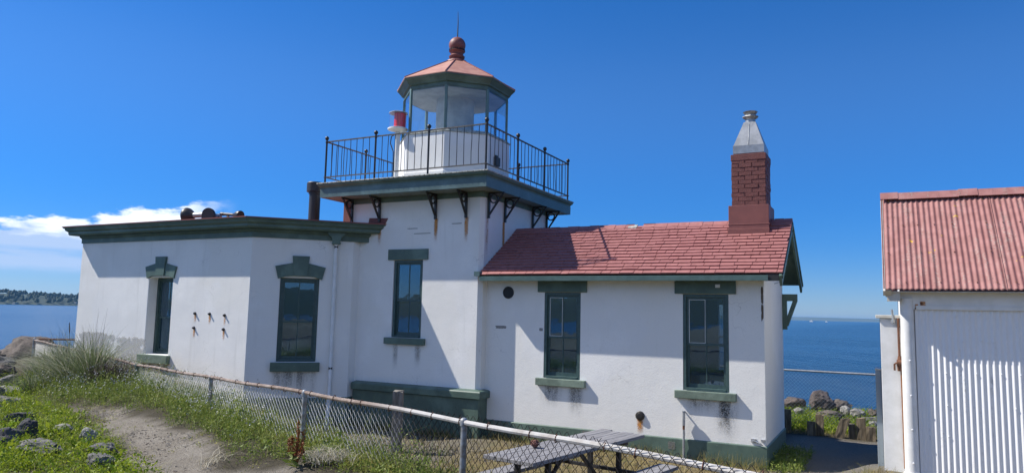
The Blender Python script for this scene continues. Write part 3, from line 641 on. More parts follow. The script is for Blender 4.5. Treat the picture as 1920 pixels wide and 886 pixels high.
for k in range(8):
    p, q = octv(1.095, 0, k), octv(1.095, 0, k+1); rad = (p-LC).normalized(); tn = rad.cross(Z_)
    b = MB(); b.box(p+Z_*6.153, (.045, .055, .866), (rad, tn, Z_)); b.build('lantern_mullion', M['gutter'], LH, bevel=.004)
    d = (q-p).normalized(); nn_ = d.cross(Z_); mid = (p+q)/2
    b = MB(); b.box(mid-nn_*0.0+Z_*6.153, ((q-p).length-.05, .006, .862), (d, nn_, Z_)); b.build('lantern_pane', M['lantern_glass'], LH)
b = MB(); b.lathe([(.40, 5.6), (.40, 6.60)], LC, 28); b.build('lens_screen', M['drum'], LH, True)
b = MB(); octprism(b, [(1.06, 6.57), (.95, 6.60), (.41, 6.68), (.41, 6.70), (1.06, 6.62)]); b.build('lantern_ceiling', M['drum'], LH)
b = MB(); octprism(b, [(1.265, 6.795), (1.265, 6.812), (.20, 7.42), (.13, 7.43)]); b.build('lantern_roof', M['copper'], LH)
for k in range(8):
    p, q = octv(1.262, 6.818, k), octv(.2, 7.424, k); b = MB(); b.tube([p, q], .013, 5); b.build('roof_rib', M['ball'], LH)
b = MB(); b.lathe([(.24, 7.40), (.215, 7.44), (.16, 7.455), (.135, 7.49), (.165, 7.52), (.17, 7.55), (.13, 7.585), (.14, 7.63), (.172, 7.66)]+[(.178*math.cos(R(a)), 7.80+.178*math.sin(R(a))) for a in range(-40, 91, 13)]+[(.012, 7.978)], LC, 24); fin = b.build('roof_finial', M['ball'], LH, True)
b = MB()
for k in range(20):
    a = 2*math.pi*k/20; b.box(LC+Vector((.166*math.cos(a), .166*math.sin(a), 7.69)), (.012, .02, .03), (Vector((math.cos(a), math.sin(a), 0)), Vector((-math.sin(a), math.cos(a), 0)), Z_))
b.build('vent_hole', M['black_hole'], fin)
b = MB(); b.tube([LC+Z_*7.97, LC+Vector((.004, 0, 8.30)), LC+Vector((-.006, 0, 8.55))], [.014, .010, .004], 6); b.build('lightning_rod', M['iron'], LH)
b = MB(); wx = LC.x+1.165*math.cos(R(22.5)); b.bb(wx-.01, wx+.06, 12.42, 12.60, 5.08, 5.26); b.bb(wx-.01, wx+.035, 12.45, 12.57, 5.24, 5.30); b.build('wall_lamp', M['iron'], LH, bevel=.01)

# ------------------------------------------------------------------ lighthouse: house roof
def slope_shingles(y_e, y_r, z_e, z_r, x0, x1, rows, seed, clip=None):
    b = MB(); rnd = random.Random(seed); d = Vector((0, y_r-y_e, z_r-z_e)); Ls = d.length; d.normalize(); nrm = Vector((0, -d.z, d.y)) if y_r > y_e else Vector((0, d.z, -d.y))
    if nrm.z < 0: nrm = -nrm
    ex = Ls/rows
    for i in range(rows):
        x = x0-rnd.uniform(0, .15); s0 = i*ex
        while x < x1:
            w = rnd.choice((.15, .2, .24, .28))*rnd.uniform(.92, 1.08); xa, xb = max(x, x0), min(x+w-.009, x1); x += w
            if xb-xa < .02: continue
            j = rnd.gauss(0, .004); th = (.017 if i else .008)+rnd.uniform(0, .008)
            lo = Vector((0, y_e, z_e))+d*(s0+j); hi = Vector((0, y_e, z_e))+d*min(s0+ex*1.25, Ls)
            lift = nrm*(th+.006+rnd.uniform(0, .004)); liftb = nrm*.004
            A = [Vector((xa, 0, 0))+lo, Vector((xb, 0, 0))+lo, Vector((xb, 0, 0))+hi, Vector((xa, 0, 0))+hi]
            vs = [A[0]+nrm*.004, A[1]+nrm*.004, A[2]-nrm*.004, A[3]-nrm*.004, A[0]+lift, A[1]+lift, A[2]+liftb, A[3]+liftb]
            b.add(vs, [(0, 3, 2, 1), (4, 5, 6, 7), (0, 1, 5, 4), (2, 3, 7, 6), (0, 4, 7, 3), (1, 2, 6, 5)])
    b.add([(x0, y_e+.01, z_e-.006), (x1, y_e+.01, z_e-.006), (x1, y_r, z_r-.006), (x0, y_r, z_r-.006)], [(0, 1, 2, 3)], 0)
    b.add([(x0, y_e+.01, z_e-.05), (x1, y_e+.01, z_e-.05), (x1, y_r, z_r-.05), (x0, y_r, z_r-.05)], [(3, 2, 1, 0)], 1)
    return b
HRX0, HRX1 = TX1+.012, -1.31
b = slope_shingles(EAVE_Y, RIDGE_Y, EAVE_Z, RIDGE_Z, HRX0, HRX1, 16, 3)
b2 = slope_shingles(2*RIDGE_Y-EAVE_Y, RIDGE_Y, EAVE_Z, RIDGE_Z, HRX0, HRX1, 16, 5)
off = len(b.v); b.f += [tuple(i+off for i in f) for f in b2.f]; b.v += b2.v; b.m += b2.m
hr = b.build('house_roof', [M['shingle'], M['green']], LH, fix=False)
b = MB(); b.bb(HRX0-.085, HRX0+.03, EAVE_Y-.02, TY0-.002, EAVE_Z-.02, EAVE_Z+.06); b.build('roof_corner', M['slate_trim'], hr)
b = MB(); x = HRX0; rnd = random.Random(21)
while x < HRX1-.05:
    w = rnd.uniform(.14, .24)
    if not (-4.05 < x < -3.92):
        for s_ in (-1, 1):
            dy = s_*.13; h0 = RIDGE_Z+.03+rnd.uniform(0, .012); 
            b.add([(x, RIDGE_Y, h0), (min(x+w-.006, HRX1), RIDGE_Y, h0), (min(x+w-.006, HRX1), RIDGE_Y+dy, h0-.095), (x, RIDGE_Y+dy, h0-.095), (x, RIDGE_Y, h0-.014), (min(x+w-.006, HRX1), RIDGE_Y, h0-.014), (min(x+w-.006, HRX1), RIDGE_Y+dy, h0-.109), (x, RIDGE_Y+dy, h0-.109)],
                  [(0, 1, 2, 3), (7, 6, 5, 4), (3, 2, 6, 7), (0, 3, 7, 4), (1, 5, 6, 2)])
    x += w
b.build('ridge_shingles', M['shingle'], hr)
b = MB(); b.add([(-4.09, RIDGE_Y-.11, RIDGE_Z-.045), (-3.93, RIDGE_Y-.11, RIDGE_Z-.045), (-3.93, RIDGE_Y, RIDGE_Z+.028), (-4.09, RIDGE_Y, RIDGE_Z+.028), (-4.09, RIDGE_Y-.11, RIDGE_Z-.058), (-3.93, RIDGE_Y-.11, RIDGE_Z-.058), (-3.93, RIDGE_Y, RIDGE_Z+.01), (-4.09, RIDGE_Y, RIDGE_Z+.01)], [(0, 1, 2, 3), (7, 6, 5, 4), (0, 4, 5, 1), (1, 5, 6, 2), (3, 7, 4, 0), (2, 6, 7, 3)]); b.build('bare_ridge_patch', M['cap'], hr)
# gutter, eave board, gable trim
b = MB(); b.prism([(0, .0), (.09, .0), (.10, .075), (.088, .078), (.08, .014), (.012, .014), (.012, .085), (0, .085)], (HRX0+.02, EAVE_Y+.085, EAVE_Z-.105), Vector((0, -1, 0)), Z_, X_*(-1.53-HRX0))
gut = b.build('gutter', M['gutter'], LH)
b = MB(); b.bb(-1.53, HRX1-.05, EAVE_Y+.005, EAVE_Y+.09, EAVE_Z-.10, EAVE_Z-.012); b.bb(HRX1-.05, HRX1-.005, EAVE_Y+.0, EAVE_Y+.10, EAVE_Z-.075, EAVE_Z-.012); b.build('gutter_end', M['dark_steel'], LH)
b = MB(); b.tube([(HRX1-.03, EAVE_Y+.0, EAVE_Z-.02), (HRX1+.0, EAVE_Y+.02, EAVE_Z-.05), (HRX1-.05, EAVE_Y+.03, EAVE_Z-.13), (HRX1-.12, EAVE_Y+.05, EAVE_Z-.15)], .008, 6); b.build('gutter_wire', M['galv'], LH)
b = MB(); b.bb(hx0+.1, HX1+.0, EAVE_Y+.10, HY0+.0, EAVE_Z-.065, EAVE_Z-.05); b.build('eave_soffit', M['green'], LH)
for s_, ye in ((1, EAVE_Y), (-1, 2*RIDGE_Y-EAVE_Y)):
    b = MB(); d = Vector((0, RIDGE_Y-ye, RIDGE_Z-EAVE_Z)); L_ = d.length; d.normalize(); up = Vector((0, -d.z*s_, abs(d.y))); mid = Vector((HRX1-.025, (ye+RIDGE_Y)/2, (EAVE_Z+RIDGE_Z)/2))-Z_*.11
    b.box(mid, (.035, L_, .17), (X_, d, X_.cross(d))); b.box(mid+Vector((.025, 0, .06)), (.02, L_+.02, .045), (X_, d, X_.cross(d))); b.build('bargeboard', M['green'], LH)
b = MB(); b.bb(HX1, HX1+.02, RIDGE_Y-.75, RIDGE_Y+.75, 3.0, 3.06); b.bb(HX1+.0, HX1+.06, RIDGE_Y-.05, RIDGE_Y+.05, 3.05, 3.6); b.build('gable_boards', M['green_pale'], LH)
b = MB(); b.lathe([(.04, 0), (.04, .22)], (HX1+.08, RIDGE_Y-.25, 3.30), 10, (0, 1, -.3)); b.build('gable_lamp', M['white_paint'], LH)
for yy in (HY0+.02, HY1-.02):
    b = MB(); b.bb(HX1+.002, HRX1-.06, yy-.05, yy+.05, 2.48, 2.60); b.bb(HX1+.002, HX1+.075, yy-.05, yy+.05, 1.98, 2.48)
    a_, c_ = Vector((HX1+.06, yy, 2.05)), Vector((HRX1-.09, yy, 2.50)); d = c_-a_; b.box((a_+c_)/2, (d.length, .075, .07), (d.normalized(), Y_, d.normalized().cross(Y_)))
    if yy > 13: b.build('eave_bracket', M['green'], LH)
b = MB(); b.bb(HX1+.0, HRX1-.05, EAVE_Y+.1, HY0+.1, EAVE_Z-.09, EAVE_Z-.07); b.build('eave_end_soffit', M['green'], LH)
# chimney
CX0, CX1, CY0, CY1 = -2.22, -1.68, 12.25, 12.80
b = MB(); b.bb(CX0+.003, CX1-.003, CY0+.003, CY1-.003, 3.55, 4.85); rnd = random.Random(8)
z = 4.02; row = 0
while z < 4.80:
    for (O, U, L_) in ((Vector((CX0, CY0, 0)), X_, CX1-CX0), (Vector((CX1, CY0, 0)), Y_, CY1-CY0), (Vector((CX1, CY1, 0)), -X_, CX1-CX0), (Vector((CX0, CY1, 0)), -Y_, CY1-CY0)):
        Nn = U.cross(Z_); u = -.1 if row % 2 else 0
        while u < L_:
            ua, ub = max(u, 0), min(u+.205, L_)
            if ub-ua > .03:
                pr = .003+rnd.uniform(-.003, .006); b.box(O+U*((ua+ub)/2)+Nn*(pr-.02)+Z_*(z+.03), (ub-ua-.005, .04, .0655+rnd.uniform(-.006, .003)), (U, Nn, Z_))
            u += .215
    z += .071; row += 1
ch = b.build('chimney', M['brick'], LH)
b = MB(); b.bb(CX0-.012, CX1+.012, CY0-.012, CY1+.012, 4.77, 4.875); b.bb(CX0+.03, CX1-.03, CY0+.03, CY1-.03, 4.875, 4.905); b.build('chimney_cap', M['brick'], ch, bevel=.006)
b = MB(); b.bb(CX0-.05, CX1+.05, CY0-.045, CY1+.045, 3.60, 4.01); b.bb(CX0-.058, CX1+.058, CY0-.05, CY1+.05, 3.685, 3.70); b.bb(CX0-.06, CX1+.06, CY0-.09, CY0-.04, 3.50, 3.62); b.build('chimney_flashing', M['flash'], ch, bevel=.005)
b = MB(); fx, fy, fw_ = (CX0+CX1)/2, (CY0+CY1)/2, .25
prof = [(fw_, 4.895), (fw_, 5.03), (fw_*.96, 5.04), (.095, 5.46)]
b.lathe([(r_*1.4142, h) for r_, h in prof], (fx, fy, 0), 4, ph=R(45)); b.lathe([(.085, 5.42), (.085, 5.50)], (fx, fy, 0), 14)
b.tube([(fx, fy-fw_*.97, 5.04), (fx, fy-.097, 5.455)], .006, 5); b.build('flue_hood', M['tin'], ch)
b = MB(); b.lathe([(.08, 5.485), (.085, 5.52), (.135, 5.56), (.13, 5.575), (.085, 5.58), (.09, 5.60), (.125, 5.65), (.115, 5.655), (.05, 5.62)], (fx, fy, 0), 9); b.build('flue_cowl', M['tin'], ch)

# ------------------------------------------------------------------ lighthouse: small fittings and stains
b = MB(); b.lathe([(.108, 0), (.108, .012), (.09, .014), (.085, .006), (.0, .006)], (-5.96, HY0+.001, 2.522), 24, (0, -1, 0)); b.build('round_vent', M['black_hole'], LH)
b = MB(); b.lathe([(.075, 0), (.075, .014), (.066, .022), (.06, .034), (.045, .036), (.04, .044), (0, .045)], (-3.535, HY0, .575), 16, (0, -1, 0)); b.build('pipe_cap', M['iron'], LH, True)
stain('rust_stain', (-3.60, HY0, .53), X_, .13, .26, M['d_rust'], LH)
b = MB(); b.tube([(-2.815, HY0-.105, -.06), (-2.812, HY0-.105, .52)], .016, 8); b.tube([(-2.812, HY0-.105, .50), (-2.81, HY0-.105, .70)], .024, 8); b.lathe([(.02, .70), (.028, .705), (.028, .72)], (-2.81, HY0-.105, 0), 8)
sp_ = b.build('standpipe', M['galv'], LH, True); sp_['label'] = 'rust-stained pipe standing by the house plinth'
b = MB(); b.prism([(.03, -.05), (.085, -.05), (.095, .69), (.05, .69), (.03, .50), (.045, .44), (.025, .36), (.04, .22), (.028, .1)], (-2.812, HY0, 0), -Y_, Z_, X_*.004); b.build('shadow_plate', M['galv'], sp_)  # edge-on plate added behind the pipe, shaped to cast the ragged wall shadow
b = MB(); b.tube([(-2.812, HY0-.105, .44), (-2.812, HY0-.105, .515)], .0185, 8); b.build('pipe_joint', M['rust'], sp_)
b = MB(); b.tube([(-2.81, HY0-.105, .69), (-2.81, HY0-.002, .69)], .012, 6); b.build('pipe_bracket', M['galv'], sp_)
b = MB(); b.tube([(-1.80, HY0-.0, .36), (-1.80, HY0-.03, .36), (-1.70, HY0-.035, .33), (-1.66, HY0-.03, .30)], .008, 6); b.bb(-1.83, -1.76, HY0-.025, HY0, .335, .385); b.bb(-1.69, -1.63, HY0-.025, HY0, .36, .385); b.build('hose_hook', M['galv'], LH)
b = MB(); b.bb(-2.33, -2.26, HY0-.05, HY0-.031, 2.62, 2.67); b.build('lintel_box', M['white_paint'], LH)
stain('mildew_stain', (-5.36, HY0, .95), X_, .52, .42, M['d_soot'], LH); stain('mildew_stain', (-4.82, HY0, .94), X_, .34, .55, M['d_soot'], LH)
stain('mildew_stain', (-2.9, HY0, .90), X_, .6, .25, M['d_soot'], LH); stain('mildew_stain', (-2.42, HY0, .90), X_, .46, .62, M['d_soot'], LH); stain('mildew_stain', (-2.36, HY0, .90), X_, .32, .66, M['d_soot'], LH)
for u_ in (.44, .62, .85, 1.02): stain('mildew_stain', CA+UA*u_+Z_*1.0, UA, .30, .52, M['d_soot'], LH, n=NA)
for x_ in (-13.45, -13.25, -12.98, -12.8): stain('mildew_stain', (x_, WING_Y, 1.0), X_, .34, .75, M['d_soot'], LH)
stain('mildew_stain', (-8.30, TY0, 1.53), X_, .16, .5, M['d_soot'], LH); stain('mildew_stain', (-7.80, TY0, 1.53), X_, .18, .5, M['d_soot'], LH)
stain('bare_patch', (-15.75, WING_Y, 1.62), X_, 1.7, .75, M['d_bare'], LH); stain('bare_patch', (-14.4, WING_Y, 1.55), X_, 1.3, .62, M['d_bare'], LH, off=.006)
for (x_, z_, w_) in ((-6.25, 1.94, .30), (-5.36, 1.92, .1)): stain('chipped_patch', (x_, HY0, z_), X_, w_, .06, M['d_chip'], LH)
for (x_, z_, w_) in ((-8.1, 3.72, .35), (-7.95, 3.62, .5), (-7.1, 3.78, .3)): stain('chipped_patch', (x_, TY0, z_), X_, w_, .018, M['d_chip'], LH)
stain('chipped_patch', (-1.668, HY0, 2.68), X_, .045, .62, decal('cracked_corner', (.16, .11, .075), .9, False, True), LH)
stain('chipped_patch', (-3.10, HY0-.021, .24), X_, .16, .14, M['d_chip'], LH); stain('chipped_patch', (-4.56, HY0-.021, .27), X_, .25, .10, M['d_chip'], LH)

# ------------------------------------------------------------------ fog horns, beacon
def horn(loc, ax, L_, rb, label, bar=True):
    t = thing('fog_horn', loc, label, 'fog horn', 'fog horns on the flat roof')
    c = Vector(loc); ax = Vector(ax).normalized(); e = c+Z_*(rb*.92)
    b = MB(); b.lathe([(rb, 0), (rb*1.04, .02), (rb*.98, .07), (rb*.75, .13), (rb*.5, .18), (rb*.36, .22), (rb*.3, .26)], e, 20, ax); b.build('bell', M['iron'], t, True)
    b = MB(); b.lathe([(rb*.34, .2), (rb*.34, L_*.85), (rb*.4, L_*.86), (rb*.4, L_)], e, 14, ax); b.build('barrel', M['tin'] if bar else M['iron'], t, True)
    b = MB(); g = e+ax*L_*.72; s_ = ax.cross(Z_); b.tube([g, g-ax*L_*.3-Z_*(rb*.95+.07)-s_*.02], .022, 6); b.tube([g+s_*.05, g+s_*.05-Z_*(rb*.92+.08)], .02, 6); b.box(g-Z_*(rb*.90+.07), (.2, .12, .02), (ax, s_, Z_)); b.build('mount', M['galv'] if rb > .16 else M['iron'], t)
    return t
horn((-13.50, 10.62, 3.955), (1, .10, .02),   .72, .172, 'long grey-barrelled fog horn at the left of the roof edge')
horn((-12.75, 10.55, 3.955), (-.25, 1, .05),   .42, .15, 'black fog horn with its round bell in the middle of the three')
horn((-11.84, 10.62, 3.965), (-1, .05, .10), .62, .095, 'small black fog horn, smallest and rightmost of the three', False)
BT = thing('beacon_lamp', (-8.66, 11.62, 4.622), 'red marine beacon in a clear drum on a white pole', 'beacon')
bx, by = -8.66, 11.62
b = MB(); b.lathe([(.05, 4.622), (.05, 5.66), (.06, 5.66), (.06, 5.70), (.05, 5.705), (.05, 5.76)], (bx, by, 0), 12); b.lathe([(.10, 4.622), (.10, 4.64)], (bx, by, 0), 12); b.build('pole', M['white_paint'], BT, True)
b = MB(); b.lathe([(.06, 5.74), (.15, 5.77), (.205, 5.785), (.205, 5.81), (.18, 5.82)], (bx, by, 0), 20); b.build('base_plate', M['white_paint'], BT, True)
b = MB(); b.lathe([(.185, 5.82), (.185, 6.12), (.18, 6.12), (.18, 5.82)], (bx, by, 0), 24); b.build('clear_cover', M['clear_lens'], BT, True)
b = MB(); b.lathe([(.12, 5.822), (.12, 6.115)], (bx+.045, by, 0), 20); b.build('red_lens', M['redlens'], BT, True)
b = MB(); b.lathe([(.19, 6.12), (.19, 6.135), (.14, 6.155), (.03, 6.16)], (bx, by, 0), 20); b.build('lid', M['galv'], BT, True)
b = MB(); b.tube([(bx-.03, by-.02, 5.70), (bx-.13, by-.03, 5.66), (bx-.15, by-.03, 5.52), (bx-.07, by-.03, 5.34), (bx-.052, by-.03, 4.85), (bx-.10, by-.03, 4.70), (bx-.2, by-.02, 4.64)], .012, 6); b.build('cable', M['iron'], BT, True)

# ------------------------------------------------------------------ shed
SH = thing('storage_shed', (1.5, 12.8, 0), 'white corrugated shed with a lichen-spotted red roof at the right edge', 'shed')
SX0, SX1, SY0, SY1 = .20, 3.6, 12.20, 14.55; SHK = .915
def corrugated(b, O, U, V, Nn, w, h, pitch=.0735, amp=.009, per=8, th=.0):
    n = int(w/pitch*per); O, U, V, Nn = Vector(O), Vector(U), Vector(V), Vector(Nn); vs = []
    for i in range(n+1):
        u = w*i/n; a = amp*math.cos(2*math.pi*u/pitch)
        vs += [O+U*u+Nn*a, O+U*u+V*h+Nn*a]
    b.add(vs, [(2*i, 2*i+2, 2*i+3, 2*i+1) for i in range(n)])
b = MB(); corrugated(b, (.385, SY0-.012, -.3), X_, Z_, -Y_, SX1-.385, 2.64); cw = b.build('corrugated_wall', M['corr'], SH, fix=False); cw.data.polygons.foreach_set('use_smooth', [True]*len(cw.data.polygons))
b = MB(); rnd = random.Random(3)
for k in range(26):
    b = MB(); b.lathe([(.014, 0), (.01, .006), (0, .008)], (.385+.0735*rnd.randint(1, 24), SY0-.022, rnd.choice((.12, .55, 1.0, 1.45, 1.9, 2.25))+rnd.uniform(-.02, .02)), 8, (0, -1, 0)); b.build('screw', M['corr'], cw)
b = MB(); b.bb(SX0, SX1, SY0+.03, SY1, -.3, 2.55); b.build('shed_wall', M['white_paint'], SH)
b = MB(); b.lathe([(.095, -.02), (.09, 2.50)], (.285, SY0-.01, 0), 14); b.lathe([(.13, -.2), (.12, -.0)], (.285, SY0-.01, 0), 14); b.build('corner_post', M['white_paint'], SH, True)
b = MB()
for zz in (.15, .62, 1.1, 1.6):
    b = MB(); b.lathe([(.014, 0), (.01, .008), (0, .01)], (.30, SY0-.104, zz), 8, (0, -1, 0)); b.build('post_screw', M['corr'], SH)
b = MB(); b.bb(.20, SX1, SY0-.045, SY0+.03, 2.345, 2.60); b.bb(.40, SX1, SY0-.055, SY0-.045, 2.34, 2.40); b.build('top_board', M['white_paint'], SH, bevel=.006)
EY, EZ, RY_, RZ_ = 11.90, 2.635, 13.38, 4.20
d = Vector((0, RY_-EY, RZ_-EZ)); L_ = d.length; d.normalize(); nn_ = Vector((0, -d.z, d.y))
b = MB(); corrugated(b, (-.015, EY, EZ), X_, d, nn_, SX1+.25, L_); corrugated(b, (-.015, 2*RY_-EY, EZ), X_, Vector((0, -d.y, d.z)), Vector((0, d.z, d.y)), SX1+.25, L_)
corrugated(b, (-.015, EY, EZ-.012), X_, d, nn_, SX1+.25, L_)
rf = b.build('shed_roof', M['lichen'], SH, fix=False); rf.data.polygons.foreach_set('use_smooth', [True]*len(rf.data.polygons))
for xs in (.495, 1.49, 2.485):
    b = MB(); b.box(Vector((xs, 0, 0))+Vector((0, EY, EZ))+d*(L_/2)+nn_*.011, (.006, L_, .006), (X_, d, nn_)); b.build('sheet_edge', M['lichen'], rf)
b = MB(); rnd = random.Random(5)
for xs in np.arange(.06, SX1, .0735*3.0):
    for q in (.06, .36, .66):
        if rnd.random() < .8:
            b = MB(); b.tube([Vector((xs+.0, EY, EZ))+d*(L_*q)+nn_*.005, Vector((xs+rnd.uniform(-.02, .02), EY, EZ))+d*(L_*q-.02)+nn_*.02], .006, 5); b.build('roof_screw', M['rust'], rf)
b = MB(); x = -.02
while x < SX1+.2:
    w = rnd.choice((.26, .62, .85)); hgt = .0 if w > .5 else .012
    for s_ in (-1, 1): b.box((x+w/2, RY_+s_*.06, RZ_+.035+hgt-.03), (w, .17, .014), (X_, Vector((0, d.y, -s_*d.z)), Vector((0, s_*d.z, d.y))))
    b.lathe([(.035, 0), (.035, w)], (x, RY_, RZ_+.02+hgt), 10, (1, 0, 0)); x += w
b.build('ridge_cap', M['lichen'], rf)
b = MB(); up = X_.cross(d); b.box(Vector((-.005, EY, EZ))+d*(L_/2)-Z_*.075, (.03, L_-.02, .10), (X_, d, up)); b.box(Vector((.05, EY+.04, EZ))+d*(L_/2)-Z_*.10, (.08, L_-.08, .14), (X_, d, up)); b.build('bargeboard', M['cream'], SH)
b = MB(); b.bb(.03, .20, EY+.10, SY0+.05, 2.46, 2.60); b.bb(.02, SX1, EY+.06, SY0-.05, 2.585, 2.60); b.build('eave_board', M['cream'], SH)
b = MB(); b.add([(SX0-.002, SY0, 2.5), (SX0-.002, SY1, 2.5), (SX0-.002, RY_, RZ_-.15)], [(0, 1, 2)]); b.build('gable_wall', M['white_paint'], SH, fix=False)
stain('rust_stain', (.44, SY0-.047, 2.46), X_, .10, .12, M['d_rust'], SH); stain('rust_stain', (.38, SY0-.047, 2.42), X_, .06, .09, M['d_rust'], SH)
b = MB(); b.lathe([(.022, 0), (.016, .015), (0, .018)], (.475, SY0-.046, 2.43), 8, (0, -1, 0)); b.lathe([(.015, 0), (0, .012)], (.40, SY0-.046, 2.36), 8, (0, -1, 0)); b.build('bolt_head', M['rust'], SH)
# rusty pipe and valve
b = MB(); b.tube([(.168, 12.34, 2.21), (.170, 12.34, 1.55), (.172, 12.34, 1.45)], .017, 8); b.lathe([(.05, 0), (.055, .05), (.05, .1)], (.13, 12.33, 1.55), 10, (1, 0, 0)); b.lathe([(.04, -.1), (.045, 0), (.03, .12)], (.178, 12.34, 1.53), 10); b.tube([(.13, 12.30, 1.55), (.10, 12.28, 1.53), (.10, 12.28, 1.44)], .014, 7)
pv = b.build('valve_pipe', M['rust'], SH, True)
b = MB(); b.tube([(.185, 12.36, 1.45), (.190, 12.36, .02)], .010, 6); b.build('drain_tube', simple('orange_rusted_tube', (.30, .13, .05), (.2, .08, .03), .8, scale=30), pv)
b = MB(); b.tube([(.09, 12.37, 2.34), (.10, 12.36, 2.19)], .016, 8); b.lathe([(.03, 0), (.03, .05)], (.10, 12.34, 2.14), 8); b.build('bent_pipe', M['tin'], pv)
CB = thing('utility_cabinet', (.05, 12.6, 0), 'tall narrow white cabinet with a flat lid against the shed', 'cabinet')
b = MB(); b.bb(-.075, .195, 12.40, 13.3, -.3, 2.205); b.build('body', M['white_paint'], CB, bevel=.006)
b = MB(); b.bb(-.135, .21, 12.36, 13.35, 2.207, 2.255); b.build('lid', M['cream'], CB, bevel=.006)
b = MB(); b.bb(-.079, -.0755, 12.405, 12.42, -.2, 2.2); b.build('edge_strip', M['dark_steel'], CB)
GBx = thing('meter_box', (-.12, 12.95, 0), 'grey paint-chipped meter box behind the tall white cabinet', 'box')
b = MB(); b.bb(-.165, -.08, 12.75, 13.2, -.1, 1.40); b.build('body', simple('chipped_grey_blue_paint', (.22, .26, .29), (.14, .165, .18), .6, scale=30, lo=.3, hi=.45), GBx, bevel=.005)
b = MB(); b.bb(-.172, -.075, 12.74, 13.21, 1.402, 1.425); b.build('lid', M['tin'], GBx)

for o in (SH, CB, GBx):                                       # plan drawn at 1:1, the shed itself is a little smaller and stands nearer
    o.scale = (SHK,)*3; o.location = CAMPOS+(Vector(o.location)-CAMPOS)*SHK

# ------------------------------------------------------------------ chain link fences
def mesh_mat(name, a, c, x0, x1):
    mt, nt, b, P = newmat(name); s_ = N(nt, 'ShaderNodeSeparateXYZ'); Lk(nt, P, s_.inputs[0])
    f = MapR(nt, Mt(nt, 'ADD', s_.outputs[0], Mt(nt, 'MULTIPLY', Noise(nt, P, 1.5, 4), 3.0)), x0+1.5, x1+1.5)
    Lk(nt, Mix(nt, f, a, c), b.inputs['Base Color']); b.inputs['Roughness'].default_value = .45; b.inputs['Metallic'].default_value = .35; return mt
M['link'] = mesh_mat('chain_link_wire', (.66, .66, .64), (.045, .036, .03), -4.6, -3.2)
M['link2'] = mesh_mat('grey_chain_link_wire', (.22, .23, .24), (.16, .165, .17), -5, 2)
def railmat():
    mt, nt, b, P = newmat('rust_and_zinc_rail'); s_ = N(nt, 'ShaderNodeSeparateXYZ'); Lk(nt, P, s_.inputs[0])
    f = Noise(nt, P, 7, 6, .7); g_ = MapR(nt, Mt(nt, 'ADD', s_.outputs[0], Mt(nt, 'MULTIPLY', f, 1.6)), -3.3, -2.5)
    zinc = Mix(nt, MapR(nt, f, .4, .7), (.46, .45, .43), (.30, .27, .24)); rst = Mix(nt, MapR(nt, f, .35, .62), (.31, .25, .21), (.17, .115, .085))
    Lk(nt, Mix(nt, g_, rst, zinc), b.inputs['Base Color']); b.inputs['Roughness'].default_value = .7; bump(nt, b, Noise(nt, P, 60, 4), .4, .004); return mt
M['frail'] = railmat()
def chain_mesh(b, p, q, ztop, zbot, tops=0., r=.0024, dia=.072, off=None):
    p, q = Vector((*p, 0)), Vector((*q, 0)); d = q-p; L_ = d.length; d.normalize(); hs = dia/2; n = int(L_/hs)
    nn_ = Vector((d.y, -d.x, 0))
    for i in range(n):
        x = i*hs; zt = ztop(x/L_)+(tops(x/L_) if callable(tops) else tops); zb = zbot(x/L_); k = int((zt-zb)/hs)
        pts = []
        for j in range(k+1):
            par = (j+i) % 2; pts.append(p+d*(x+(hs if par else 0))+nn_*((.0035 if par else -.0035)+(off(x/L_) if off else 0))+Z_*(zt-j*hs))
        vs = []; fs = []
        for P_ in pts: vs += [P_+nn_*r*1.2, P_-nn_*r*.6+d*r, P_-nn_*r*.6-d*r]
        for j in range(k):
            for a_ in range(3): fs.append((3*j+a_, 3*j+(a_+1) % 3, 3*j+3+(a_+1) % 3, 3*j+3+a_))
        b.add(vs, fs)
FZ = lambda x: float(np.interp(x, [-19.05, -10.5, -7.52, -5.13, -2.76, -.6, 1], [1.235, 1.22, 1.275, 1.331, 1.36, 1.388, 1.41]))
FY = lambda x: 5.534-.3786*(x+5.13)
FE = thing('chain_link_fence', (-8, FY(-8), .8), 'long low chain link fence with a rusty top rail in front of the lighthouse', 'fence', 'chain link fences')
xs = np.linspace(-19.05, .35, 90)
b = MB(); b.tube([(x, FY(x), FZ(x)+.006*math.sin(x*3.1)) for x in xs], .019, 8); b.build('top_rail', M['frail'], FE, True)
b = MB(); x0, x1 = -19.05, .35
chain_mesh(b, (x0, FY(x0)), (x1, FY(x1)), lambda q: FZ(x0+(x1-x0)*q), lambda q: gz(x0+(x1-x0)*q, FY(x0+(x1-x0)*q))-.05, lambda q: .012+.035*float(sm(-4.5, -2.5, x0+(x1-x0)*q)), off=lambda q: .024 if x0+(x1-x0)*q > -1.55 else -.024)
b.build('wire_mesh', M['link'], FE, fix=False)
M['post_pipe'] = simple('zinc_post', (.30, .33, .36), (.19, .17, .15), .5, .4, 18, .2)
M['post_green'] = simple('green_post', (.06, .13, .075), (.10, .12, .09), .6, 0, 12, .2)
for x in (-18.95, -16.2, -13.4, -10.53, -7.52, -5.13, -2.76, -.2):
    zb = gz(x, FY(x))-.25
    b = MB(); b.tube([(x, FY(x)+.0, zb), (x+.004, FY(x)+.0, FZ(x)-.0 if x > -18 else FZ(x)+.02)], .024 if x > -18 else .034, 10); b.lathe([(.028, -.03), (.030, .0), (.024, .02), (.012, .028)], (x, FY(x), FZ(x) if x > -18 else FZ(x)+.03), 10)
    po = b.build('post', M['post_green'] if x == -10.53 else M['post_pipe'], FE, True)
    if x == -10.53: po['label'] = 'green painted fence post'
b = MB(); rnd = random.Random(2)
